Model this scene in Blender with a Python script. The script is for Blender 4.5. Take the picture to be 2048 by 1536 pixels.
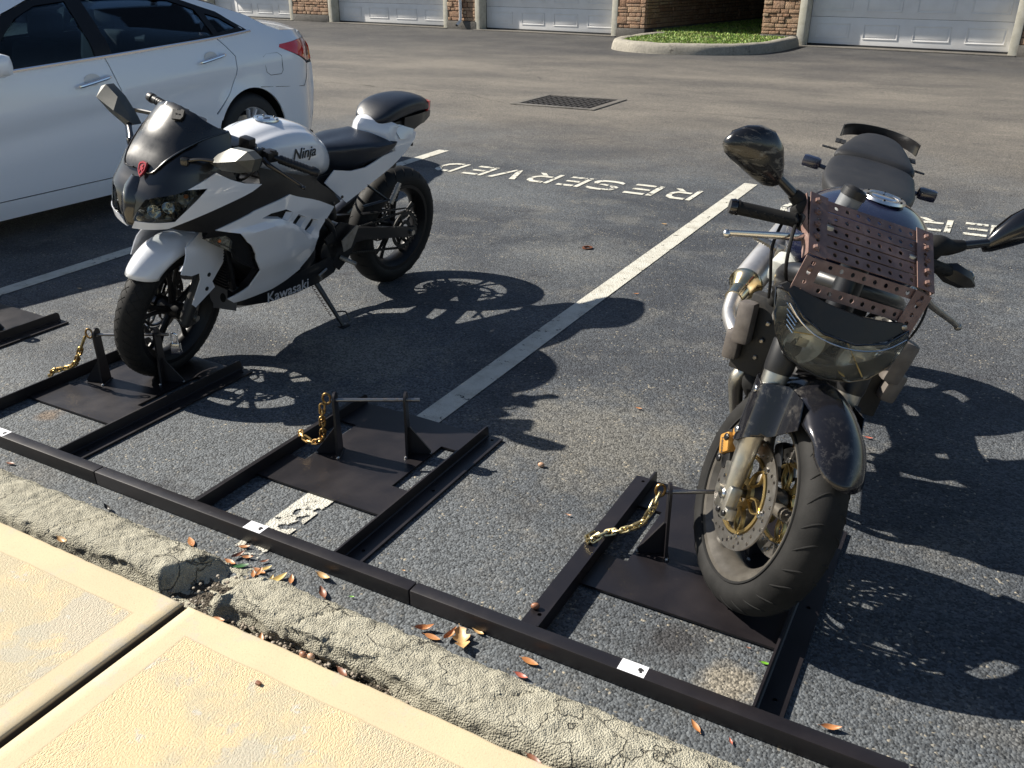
import bpy, bmesh, math, random
from mathutils import Vector, Matrix, noise
from mathutils.geometry import delaunay_2d_cdt
PI=math.pi
rad=math.radians
random.seed(7)
for o in list(bpy.data.objects): bpy.data.objects.remove(o)
scn=bpy.context.scene
COL=scn.collection
# ---------------- camera ----------------
F_PX=1738.40; YAW=0.502684; PITCH=0.445792
cam=bpy.data.objects.new('camera',bpy.data.cameras.new('camera')); COL.objects.link(cam)
cam.data.sensor_width=36; cam.data.lens=F_PX/2048*36; cam.data.clip_end=500; cam.data.clip_start=.05
cam.location=(0,0,1.53)
cam.rotation_euler=(PI/2-PITCH,0,YAW)
scn.camera=cam
# ---------------- light ----------------
SUN_AZ=rad(7); SUN_EL=rad(38.5)          # direction the shadows fall, height of the sun
w=bpy.data.worlds.new('World'); scn.world=w; w.use_nodes=True
nt=w.node_tree; sky=nt.nodes.new('ShaderNodeTexSky'); sky.sky_type='NISHITA'; sky.sun_disc=False
sky.sun_elevation=SUN_EL; sky.sun_rotation=math.atan2(-math.cos(SUN_AZ),-math.sin(SUN_AZ)); sky.air_density=1.0; sky.dust_density=.6
bg=nt.nodes['Background']; nt.links.new(sky.outputs[0],bg.inputs[0]); bg.inputs[1].default_value=.05
sl=bpy.data.lights.new('sun','SUN'); sl.energy=5.0; sl.angle=rad(.53); sl.color=(1,.93,.82)
so=bpy.data.objects.new('sun',sl); COL.objects.link(so)
sd=Vector((math.cos(SUN_AZ)*math.cos(SUN_EL),math.sin(SUN_AZ)*math.cos(SUN_EL),-math.sin(SUN_EL)))
so.rotation_euler=sd.to_track_quat('-Z','Y').to_euler()
scn.view_settings.view_transform='Standard'; scn.view_settings.look='None'; scn.view_settings.gamma=1
scn.view_settings.exposure=.98
scn.render.engine='CYCLES'
# ---------------- materials ----------------
class NT:
    def __init__(s,name):
        s.m=bpy.data.materials.new(name); s.m.use_nodes=True; s.t=s.m.node_tree; s.n=s.t.nodes; s.l=s.t.links
        s.b=s.n['Principled BSDF']; s.out=s.n['Material Output']
    def new(s,ty,**k):
        n=s.n.new(ty)
        for a,v in k.items(): setattr(n,a,v)
        return n
    def put(s,sock,v):
        if hasattr(v,'is_linked') or hasattr(v,'links'): s.l.new(v,sock)
        else: sock.default_value=v
    def pos(s,world=False):
        if world: return s.new('ShaderNodeNewGeometry').outputs['Position']
        return s.new('ShaderNodeTexCoord').outputs['Object']
    def mapv(s,v,sc=(1,1,1),rot=(0,0,0)):
        n=s.new('ShaderNodeMapping'); s.l.new(v,n.inputs[0]); n.inputs['Scale'].default_value=sc; n.inputs['Rotation'].default_value=rot; return n.outputs[0]
    def noise(s,v,sc,det=3,rough=.55,dist=0):
        n=s.new('ShaderNodeTexNoise'); s.l.new(v,n.inputs['Vector']); n.inputs['Scale'].default_value=sc; n.inputs['Detail'].default_value=det; n.inputs['Roughness'].default_value=rough; n.inputs['Distortion'].default_value=dist; return n.outputs[0]
    def vor(s,v,sc,feat='F1',out=0,rnd=1):
        n=s.new('ShaderNodeTexVoronoi'); n.feature=feat; s.l.new(v,n.inputs['Vector']); n.inputs['Scale'].default_value=sc; n.inputs['Randomness'].default_value=rnd; return n.outputs[out]
    def ramp(s,f,stops):
        n=s.new('ShaderNodeValToRGB'); s.l.new(f,n.inputs[0]); e=n.color_ramp.elements
        while len(e)<len(stops): e.new(.5)
        for x,(p,c) in zip(e,stops):
            x.position=p; x.color=(c,c,c,1) if not hasattr(c,'__len__') else (*c[:3],1)
        return n.outputs[0]
    def rng(s,f,a,b,c=0,d=1):
        n=s.new('ShaderNodeMapRange'); n.clamp=True; s.l.new(f,n.inputs[0])
        for i,v in enumerate((a,b,c,d)): n.inputs[i+1].default_value=v
        return n.outputs[0]
    def mix(s,f,a,b,mode='MIX'):
        n=s.new('ShaderNodeMix',data_type='RGBA',blend_type=mode)
        s.put(n.inputs[0],f)
        for i,v in ((6,a),(7,b)):
            if hasattr(v,'links'): s.l.new(v,n.inputs[i])
            else: n.inputs[i].default_value=(*v[:3],1)
        return n.outputs[2]
    def math(s,op,a,b=0.0):
        n=s.new('ShaderNodeMath',operation=op); s.put(n.inputs[0],a); s.put(n.inputs[1],b); return n.outputs[0]
    def sep(s,v):
        n=s.new('ShaderNodeSeparateXYZ'); s.l.new(v,n.inputs[0]); return n.outputs
    def bump(s,h,dist,st=1,prev=None):
        n=s.new('ShaderNodeBump'); s.l.new(h,n.inputs['Height']); n.inputs['Distance'].default_value=dist; n.inputs['Strength'].default_value=st
        if prev: s.l.new(prev,n.inputs['Normal'])
        return n.outputs[0]
    def set(s,**k):
        for a,v in k.items():
            sock=s.b.inputs[a.replace('_',' ')]
            if hasattr(v,'links'): s.l.new(v,sock)
            elif hasattr(v,'__len__'): sock.default_value=(*v[:3],1) if len(sock.default_value)==4 else v
            else: sock.default_value=v
        return s.m
MAT={}
def mk(name,c,r=.5,m=0,coat=0,c2=None,ns=30,lo=.42,hi=.62,bs=0,bd=.0005,r2=None,spec=.5,det=5):
    t=NT(name); p=t.pos()
    if c2 is not None or r2 is not None:
        f=t.rng(t.noise(p,ns,det,.6),lo,hi)
    t.set(Base_Color=t.mix(f,c,c2) if c2 is not None else c, Roughness=t.rng(f,0,1,r,r2) if r2 is not None else r, Metallic=m)
    t.b.inputs['Coat Weight'].default_value=coat; t.b.inputs['Coat Roughness'].default_value=.04
    t.b.inputs['Specular IOR Level'].default_value=spec
    if bs: t.set(Normal=t.bump(t.noise(p,bs,3),bd))
    MAT[name]=t.m; return t.m
mk('steel_black',(.0085,.0072,.0088),.38,0,0,(.016,.0125,.014),5,.45,.75,400,.00015,.52,det=9)
mk('rod_steel',(.32,.31,.3),.3,1,0,(.16,.12,.1),60,.5,.75,0,0,.5)
mk('chain_gold',(.46,.33,.13),.33,1,0,(.22,.14,.06),120,.45,.7,0,0,.5)
mk('chain_rust',(.40,.26,.10),.38,1,0,(.12,.07,.035),90,.42,.66)
mk('weld',(.45,.45,.45),.35,1)
mk('hole_dark',(.004,.004,.004),.9)
mk('label_white',(.82,.82,.85),.4)
mk('ink_black',(.02,.02,.02),.5)
mk('ink_grey',(.45,.45,.47),.5)
mk('silver',(.52,.50,.45),.32,1,0,(.38,.35,.30),25,.45,.7,200,.0002,.5)
mk('silver_bright',(.72,.71,.69),.2,1,0,(.5,.48,.45),60,.55,.8)
mk('chrome',(.85,.85,.87),.07,1)
mk('grate_iron',(.055,.05,.046),.6)
mk('disc_dark',(.10,.095,.09),.4,.8)
mk('alu_dull',(.40,.38,.35),.45,.85,0,(.27,.25,.22),35,.4,.7,200,.0003)
mk('black_plastic',(.007,.007,.008),.42,0,0,(.011,.011,.012),40,.4,.7,500,.0002)
mk('black_satin',(.006,.006,.007),.3,0,.45,None)
mk('black_gloss',(.006,.006,.007),.16,0,.7)
mk('black_dusty',(.010,.0095,.009),.5,0,0,(.032,.028,.024),14,.5,.75,200,.0003,.7)
mk('frame_black',(.009,.009,.010),.35,.1,.2)
mk('rubber',(.009,.009,.009),.62,0,0,(.016,.0155,.015),20,.4,.75,300,.0003,.8,.25)
mk('rim_bronze',(.075,.068,.058),.42,.35,0,(.12,.11,.095),20,.4,.7)
mk('trim_black',(.005,.005,.006),.45,0,0,None,spec=.3)
mk('tank_grey',(.16,.17,.18),.4)
mk('reflector_pale',(.80,.80,.78),.25,.35,0,(.45,.45,.45),18,.45,.6)
mk('rubber_dusty',(.011,.011,.011),.7,0,0,(.022,.0215,.021),9,.38,.68,260,.0004,None,.18)
mk('groove',(.003,.003,.003),.9)
mk('seat_vinyl',(.012,.015,.022),.36,0,0,(.016,.02,.029),30,.4,.7,700,.0002)
mk('seat_worn',(.015,.015,.016),.5,0,0,(.024,.023,.023),12,.4,.7,600,.0003)
mk('paint_white',(.72,.74,.78),.22,0,1.0)
mk('paint_carwhite',(.84,.87,.92),.28,0,1.0)
mk('paint_midnight',(.008,.010,.028),.22,0,1.0,(.016,.018,.04),6,.4,.7)
mk('white_dirty',(.62,.64,.6),.35,0,.3,(.4,.4,.36),25,.45,.75)
mk('gold_caliper',(.50,.26,.06),.4,.35,0,(.36,.18,.04),60,.5,.8)
mk('gold_disc',(.62,.46,.20),.38,1,0,(.42,.30,.12),60,.5,.8)
mk('disc_steel',(.50,.48,.45),.34,1,0,(.36,.33,.30),40,.4,.7)
mk('brown_metal',(.165,.100,.085),.44,.08,0,(.25,.17,.15),30,.45,.75,300,.0003,.6)
mk('red_lens',(.70,.008,.014),.12,0,1.0)
mk('red_badge',(.42,.015,.03),.35,0,.3)
mk('red_dark',(.12,.004,.008),.4)
mk('orange',(.6,.16,.03),.3,0,.5)
mk('rust',(.16,.05,.02),.8,.2,0,(.05,.02,.01),80)
mk('screen_dark',(.006,.0065,.007),.26,.1,0,(.009,.0095,.010),30,.3,.8,0,0,.32,.8)
mk('cover_brown',(.17,.15,.135),.5,.3,0,(.11,.095,.085),25,.4,.7)
mk('signal_foil',(.75,.75,.73),.35,.1,0,(.25,.22,.2),60,.52,.62)
mk('silencer_steel',(.66,.64,.61),.36,.9,0,(.5,.47,.43),9,.45,.7)
mk('alloy',(.78,.78,.80),.35,.2,.2)
mk('chain_brass',(.58,.49,.28),.28,1,0,(.34,.26,.13),110,.5,.75)
mk('lamp_inner',(.60,.60,.58),.35,.2,0,(.32,.32,.31),25,.4,.65)
mk('pan_lit_grey',(.13,.13,.135),.4)  # paler than the black pan: light on its front painted into the colour
mk('copper',(.35,.10,.05),.5,.6)
mk('trim_cream',(.60,.57,.48),.55,0,0,(.5,.47,.38),8)
mk('door_white',(.74,.735,.73),.5,0,0,(.68,.67,.66),3,.4,.7,60,.001)
mk('gutter_white',(.72,.73,.74),.4)
mk('mirror_glass',(.8,.82,.85),.03,1)
mk('tyre_car',(.013,.013,.014),.65)
mk('interior',(.014,.016,.022),.8)
mk('scuff_black',(.012,.011,.012),.2,0,.8)
mk('lead_wire',(.02,.018,.016),.5)
# scuffed mudguard: glossy black with scraped pale patches
t=NT('mudguard_scuffed'); p=t.pos(); n1=t.noise(p,14,9,.72,.6); n2=t.noise(t.mapv(p,(30,160,30),(.3,.5,.2)),1.6,5,.7)
n1=t.noise(p,30,10,.78,.3); n2=t.noise(p,7,5,.65); f=t.math('MULTIPLY',t.rng(n1,.50,.68),t.rng(n2,.42,.66))
t.set(Base_Color=t.mix(f,(.016,.016,.020),(.22,.205,.185)),Roughness=t.rng(f,0,1,.13,.45),Metallic=.45); t.b.inputs['Coat Weight'].default_value=.35; MAT['mudguard_scuffed']=t.m
t=NT('mirror_scuffed'); p=t.pos(); n1=t.noise(t.mapv(p,(40,14,60)),1.2,7,.7,.5)
f=t.rng(n1,.52,.68); t.set(Base_Color=t.mix(f,(.007,.007,.008),(.17,.16,.14)),Roughness=t.rng(f,0,1,.2,.6)); t.b.inputs['Coat Weight'].default_value=.4; MAT['mirror_scuffed']=t.m
# clear lens (thin plastic)
def lens(name,tint,mixf,rough=.04,haze=0,hc=(.4,.4,.4)):
    t=NT(name); tr=t.new('ShaderNodeBsdfTransparent'); tr.inputs[0].default_value=(*tint,1)
    gl=t.new('ShaderNodeBsdfGlossy'); gl.inputs['Roughness'].default_value=rough
    fr=t.new('ShaderNodeFresnel'); fr.inputs[0].default_value=1.32
    a=t.math('ADD',fr.outputs[0],mixf); mx=t.new('ShaderNodeMixShader'); t.l.new(a,mx.inputs[0]); t.l.new(tr.outputs[0],mx.inputs[1]); t.l.new(gl.outputs[0],mx.inputs[2])
    last=mx.outputs[0]
    if haze:
        df=t.new('ShaderNodeBsdfDiffuse'); df.inputs[0].default_value=(*hc,1); m2=t.new('ShaderNodeMixShader'); t.l.new(t.rng(t.noise(t.pos(),12,5,.7),.3,.7,haze*.5,haze*1.5),m2.inputs[0]); t.l.new(last,m2.inputs[1]); t.l.new(df.outputs[0],m2.inputs[2]); last=m2.outputs[0]
    t.l.new(last,t.out.inputs[0]); MAT[name]=t.m
lens('lens_clear',(.93,.94,.92),-.01,.03,.075,(.52,.52,.49))
lens('lens_smoke',(.70,.72,.71),-.015)
lens('glass_car',(.48,.57,.62),.0,.01)
# asphalt
def asphalt():
    t=NT('asphalt'); p=t.pos(True); X=t.sep(p)
    agg=t.vor(p,150,out=1); aggd=t.vor(p,150); fine=t.noise(p,420,2)
    med=t.noise(p,9,6,.62); big=t.noise(p,.9,5,.6); big2=t.noise(t.mapv(p,(.45,.8,1),(0,0,.12)),.8,8,.68)
    near=t.mix(t.rng(t.noise(t.mapv(p,(.8,1.2,1),(0,0,.5)),.75,4,.55,.6),.40,.60),(.036,.041,.049),(.082,.090,.098)); near=t.mix(t.math('MULTIPLY',t.rng(X[1],2.9,1.2),.55),near,(.092,.102,.108))
    near=t.mix(t.rng(t.noise(p,3.2,6,.65),.52,.72),near,(.105,.105,.100))
    near=t.mix(t.rng(t.noise(p,2.1,5,.7,.4),.60,.74),near,(.030,.032,.038))
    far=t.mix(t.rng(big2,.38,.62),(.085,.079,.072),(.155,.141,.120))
    yb=t.math('ADD',X[1],t.math('MULTIPLY',t.math('SUBTRACT',t.noise(t.mapv(p,(.25,.5,1)),.9,5,.6),.5),7.0)); far=t.mix(t.rng(yb,14.5,18.0),far,t.mix(t.rng(big,.4,.65),(.040,.040,.042),(.068,.066,.064)))  # far lane: sand and sealed tones, plus soft tree shade put into the colour
    # sandy traffic wash and painted tree dapple, fading in towards the drain
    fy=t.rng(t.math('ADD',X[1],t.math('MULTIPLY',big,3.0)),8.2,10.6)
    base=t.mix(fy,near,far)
    oil=t.math('MULTIPLY',t.rng(t.noise(p,1.6,8,.72,.5),.60,.70),.55); base=t.mix(oil,base,(.035,.034,.036))
    dust=t.math('MULTIPLY',t.rng(t.noise(p,4.5,9,.78,.3),.57,.70),t.rng(X[1],6,3.5,.15,.55)); base=t.mix(dust,base,(.165,.155,.135))
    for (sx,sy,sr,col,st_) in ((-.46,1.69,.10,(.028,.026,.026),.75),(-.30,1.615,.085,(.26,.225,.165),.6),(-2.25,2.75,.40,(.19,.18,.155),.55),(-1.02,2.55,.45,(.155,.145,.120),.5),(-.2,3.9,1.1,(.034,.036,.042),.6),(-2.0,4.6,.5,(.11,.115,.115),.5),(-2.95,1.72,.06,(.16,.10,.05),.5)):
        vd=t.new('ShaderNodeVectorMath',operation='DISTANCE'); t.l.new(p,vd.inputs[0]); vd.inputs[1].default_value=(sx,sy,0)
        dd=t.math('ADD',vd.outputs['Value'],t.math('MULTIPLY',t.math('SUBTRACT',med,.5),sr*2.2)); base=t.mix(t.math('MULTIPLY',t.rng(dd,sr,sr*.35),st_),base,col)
    # stones
    val=t.math('ADD',t.math('MULTIPLY',t.rng(t.sep(agg)[0],0,1),1.15),.45)
    hs=t.new('ShaderNodeHueSaturation'); t.l.new(base,hs.inputs['Color']); t.l.new(val,hs.inputs['Value']); c=hs.outputs[0]
    spk=t.rng(t.sep(agg)[1],.965,.99); c=t.mix(t.math('MULTIPLY',spk,t.rng(t.noise(p,5,3),.4,.6)),c,(.30,.27,.21))
    pits=t.rng(t.noise(p,80,4,.75),.58,.66); c=t.mix(t.math('MULTIPLY',pits,.7),c,(.03,.032,.036))
    # cracks
    cr=t.new('ShaderNodeTexVoronoi'); cr.feature='DISTANCE_TO_EDGE'; wob=t.new('ShaderNodeVectorMath',operation='ADD'); t.l.new(p,wob.inputs[0])
    nz=t.new('ShaderNodeTexNoise'); t.l.new(p,nz.inputs['Vector']); nz.inputs['Scale'].default_value=4; sc=t.new('ShaderNodeVectorMath',operation='SCALE'); t.l.new(nz.outputs['Color'],sc.inputs[0]); sc.inputs['Scale'].default_value=.35; t.l.new(sc.outputs[0],wob.inputs[1]); t.l.new(wob.outputs[0],cr.inputs['Vector']); cr.inputs['Scale'].default_value=2.3
    ck=t.math('MULTIPLY',t.rng(cr.outputs[0],.008,.0,0,1),t.rng(t.noise(p,1.3,3),.50,.6)); c=t.mix(t.math('MULTIPLY',ck,.7),c,(.025,.027,.03))
    h=t.math('ADD',t.math('MULTIPLY',aggd,-1.0),t.math('MULTIPLY',t.noise(p,38,4,.7),1.6))
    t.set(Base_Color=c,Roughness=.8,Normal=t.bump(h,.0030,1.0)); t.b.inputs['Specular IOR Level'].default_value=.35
    MAT['asphalt']=t.m
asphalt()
def concrete(name,c1,c2,c3,bs=60,bd=.004,world=True,streak=False):
    t=NT(name); p=t.pos(world)
    f=t.rng(t.noise(p,2.6,6,.65),.38,.64); g=t.rng(t.noise(p,26,5,.7),.42,.7)
    c=t.mix(f,c1,c2); c=t.mix(g,c,c3)
    c=t.mix(t.math('MULTIPLY',t.rng(t.vor(p,170,out=0),.25,.05),.35),c,(.10,.095,.08))
    h=t.math('ADD',t.math('MULTIPLY',t.noise(p,bs*.5,3,.5),.7),t.math('ADD',t.math('MULTIPLY',t.vor(p,bs*2.3),-.9),t.math('MULTIPLY',t.noise(p,bs*5,2,.5),.5)))
    nz=t.new('ShaderNodeTexNoise'); t.l.new(p,nz.inputs['Vector']); nz.inputs['Scale'].default_value=9; nz.inputs['Detail'].default_value=5
    sc=t.new('ShaderNodeVectorMath',operation='SCALE'); t.l.new(nz.outputs['Color'],sc.inputs[0]); sc.inputs['Scale'].default_value=.22; wb=t.new('ShaderNodeVectorMath',operation='ADD'); t.l.new(p,wb.inputs[0]); t.l.new(sc.outputs[0],wb.inputs[1])
    cr=t.new('ShaderNodeTexVoronoi'); cr.feature='DISTANCE_TO_EDGE'; t.l.new(wb.outputs[0],cr.inputs['Vector']); cr.inputs['Scale'].default_value=8
    ck=t.math('MULTIPLY',t.rng(cr.outputs[0],.030,.0),t.rng(t.noise(p,5,4),.50,.60)); c=t.mix(t.math('MULTIPLY',ck,.8),c,(.05,.045,.035))
    h=t.math('SUBTRACT',h,t.math('MULTIPLY',ck,1.5))
    t.set(Base_Color=c,Roughness=.85,Normal=t.bump(h,bd)); t.b.inputs['Specular IOR Level'].default_value=.3
    MAT[name]=t.m
concrete('kerb_concrete',(.37,.35,.275),(.43,.41,.325),(.26,.245,.19),100,.0042)
concrete('island_concrete',(.29,.27,.23),(.36,.335,.28),(.22,.205,.17),40,.005)
concrete('foundation',(.12,.11,.10),(.16,.15,.135),(.09,.085,.075),30,.004)
concrete('soil',(.07,.055,.04),(.13,.11,.085),(.035,.03,.022),90,.012)
concrete('pebble',(.30,.25,.2),(.42,.38,.32),(.2,.16,.12),90,.001)
# pavement: smooth trowelled border, rough brushed field
def pave():
    t=NT('pavement_concrete'); p=t.pos(True); X=t.sep(p)
    dy=t.math('SUBTRACT',1.118,X[1]); dx=t.math('ABSOLUTE',t.math('ADD',X[0],1.54))
    d=t.math('MINIMUM',dy,dx); wob=t.math('MULTIPLY',t.math('SUBTRACT',t.noise(p,6,3),.5),.012)
    inner=t.rng(t.math('ADD',d,wob),.088,.094)
    pat=t.noise(p,3.0,9,.74,.2)
    bl=t.rng(pat,.46,.56)
    field=t.mix(bl,(.49,.425,.295),(.60,.48,.295)); field=t.mix(t.math('MULTIPLY',t.rng(t.noise(p,2.4,10,.72,.3),.545,.58),.8),field,(.44,.41,.335)); field=t.mix(t.math('MULTIPLY',t.rng(t.noise(p,14,6,.7),.62,.66),.7),field,(.50,.49,.45))
    bord=t.mix(t.rng(t.noise(p,4,6,.7),.4,.65),(.50,.42,.28),(.555,.46,.30)); bord=t.mix(t.rng(t.noise(p,5.5,7,.75),.56,.66),bord,(.46,.41,.32))
    c=t.mix(inner,bord,field)
    st=t.noise(t.mapv(p,(420,210,100),(0,0,.55)),1.0,3,.7); g=t.math('MULTIPLY',t.rng(st,.52,.68),t.math('MULTIPLY',inner,.32)); c=t.mix(g,c,(.26,.2,.13))
    line=t.math('MULTIPLY',t.rng(t.math('ABSOLUTE',t.math('SUBTRACT',t.math('ADD',d,wob),.09)),.003,.001),.35); c=t.mix(line,c,(.28,.22,.15))
    c=t.mix(t.math('MULTIPLY',t.rng(t.noise(p,190,3,.7),.55,.70),.45),c,(.34,.26,.17)); c=t.mix(t.math('MULTIPLY',t.rng(t.vor(p,60,out=0),.10,.03),.35),c,(.25,.19,.13))
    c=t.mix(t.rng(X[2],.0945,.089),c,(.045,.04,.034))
    gr=t.math('ADD',t.math('MULTIPLY',t.vor(t.mapv(p,(1,.6,1),(0,0,.55)),330),-.9),t.math('MULTIPLY',t.noise(p,420,2,.5),.6))
    h=t.math('MULTIPLY',t.math('SUBTRACT',t.math('ADD',t.math('MULTIPLY',st,.5),gr),.1),t.rng(inner,0,1,.10,1))
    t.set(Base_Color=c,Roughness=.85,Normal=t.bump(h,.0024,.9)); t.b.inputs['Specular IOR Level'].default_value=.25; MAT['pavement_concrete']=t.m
pave()
t=NT('lamp_mosaic'); p=t.pos(); v=t.vor(t.mapv(p,(1,1,.6)),60,out=1); vv=t.sep(v)[0]; t.set(Base_Color=t.ramp(vv,[(0,(.02,.02,.02)),(.45,(.07,.07,.065)),(.7,(.22,.21,.19)),(1,(.62,.62,.60))]),Roughness=.25,Metallic=.3,Normal=t.bump(t.vor(p,60),.01)); MAT['lamp_mosaic']=t.m
def paintmat(name,wear,c=(.52,.51,.45)):
    t=NT(name); p=t.pos(True)
    n=t.noise(p,26,7,.72); ed=t.noise(p,6,3)
    Y=t.sep(p)[1]
    lim=t.math('ADD',t.math('MULTIPLY',t.rng(ed,.3,.75),wear),t.rng(Y,2.3,1.4,0,wear*.9))
    a=t.math('LESS_THAN',t.math('ADD',n,t.math('MULTIPLY',lim,.28)),.70)
    cc=t.mix(t.rng(t.noise(p,12,5,.7),.45,.7),c,(c[0]*.72,c[1]*.7,c[2]*.66)); cc=t.mix(t.math('MULTIPLY',t.rng(t.vor(p,150,out=0),.3,.1),.2),cc,(.15,.15,.14))
    tr=t.new('ShaderNodeBsdfTransparent'); mx=t.new('ShaderNodeMixShader'); t.l.new(a,mx.inputs[0]); t.l.new(tr.outputs[0],mx.inputs[1]); t.l.new(t.b.outputs[0],mx.inputs[2]); t.l.new(mx.outputs[0],t.out.inputs[0])
    t.set(Base_Color=cc,Roughness=.7,Normal=t.bump(t.vor(p,150),.003)); MAT[name]=t.m
paintmat('line_paint',.55); paintmat('letter_paint',.85,(.60,.59,.52))
def stone():
    t=NT('veneer_stone'); p=t.pos(True); g=t.new('ShaderNodeNewGeometry'); r=g.outputs['Random Per Island']
    c=t.ramp(r,[(0,(.26,.14,.085)),(.25,(.32,.20,.125)),(.5,(.40,.28,.18)),(.75,(.30,.19,.13)),(1,(.44,.33,.22))])
    c=t.mix(t.rng(t.noise(p,9,5,.65),.4,.7),c,(.30,.17,.10)); t.set(Base_Color=c,Roughness=.85,Normal=t.bump(t.noise(p,22,5,.7),.03)); MAT['veneer_stone']=t.m
stone()
mk('mortar',(.12,.09,.07),.9)
def leafm(name,a,b):
    t=NT(name); p=t.pos(); c=t.mix(t.rng(t.noise(p,60,4),.4,.65),a,b); t.set(Base_Color=c,Roughness=.45); MAT[name]=t.m
leafm('leaf_orange',(.36,.15,.055),(.48,.24,.09)); leafm('leaf_brown',(.17,.065,.035),(.26,.11,.055)); leafm('leaf_yellow',(.52,.38,.12),(.46,.30,.12)); leafm('leaf_green',(.03,.10,.03),(.05,.16,.04)); leafm('leaf_lime',(.12,.32,.02),(.16,.36,.04)); leafm('leaf_tan',(.50,.32,.14),(.38,.2,.08)); leafm('leaf_red',(.34,.09,.06),(.42,.14,.08)); leafm('acorn_brown',(.24,.10,.05),(.34,.17,.1)); leafm('acorn_pale',(.42,.24,.14),(.5,.33,.22)); leafm('leaf_dark',(.02,.018,.016),(.04,.03,.025))
t=NT('grass'); g=t.new('ShaderNodeNewGeometry'); p=t.pos(True); c=t.ramp(g.outputs['Random Per Island'],[(0,(.08,.16,.02)),(.5,(.17,.30,.03)),(.85,(.28,.38,.06)),(1,(.42,.36,.14))]); c=t.mix(t.rng(t.noise(p,3,3),.55,.7),c,(.16,.15,.06)); t.set(Base_Color=c,Roughness=.6); MAT['grass']=t.m
mk('lawn_soil',(.05,.09,.015),.9,0,0,(.09,.08,.03),8)
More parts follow.
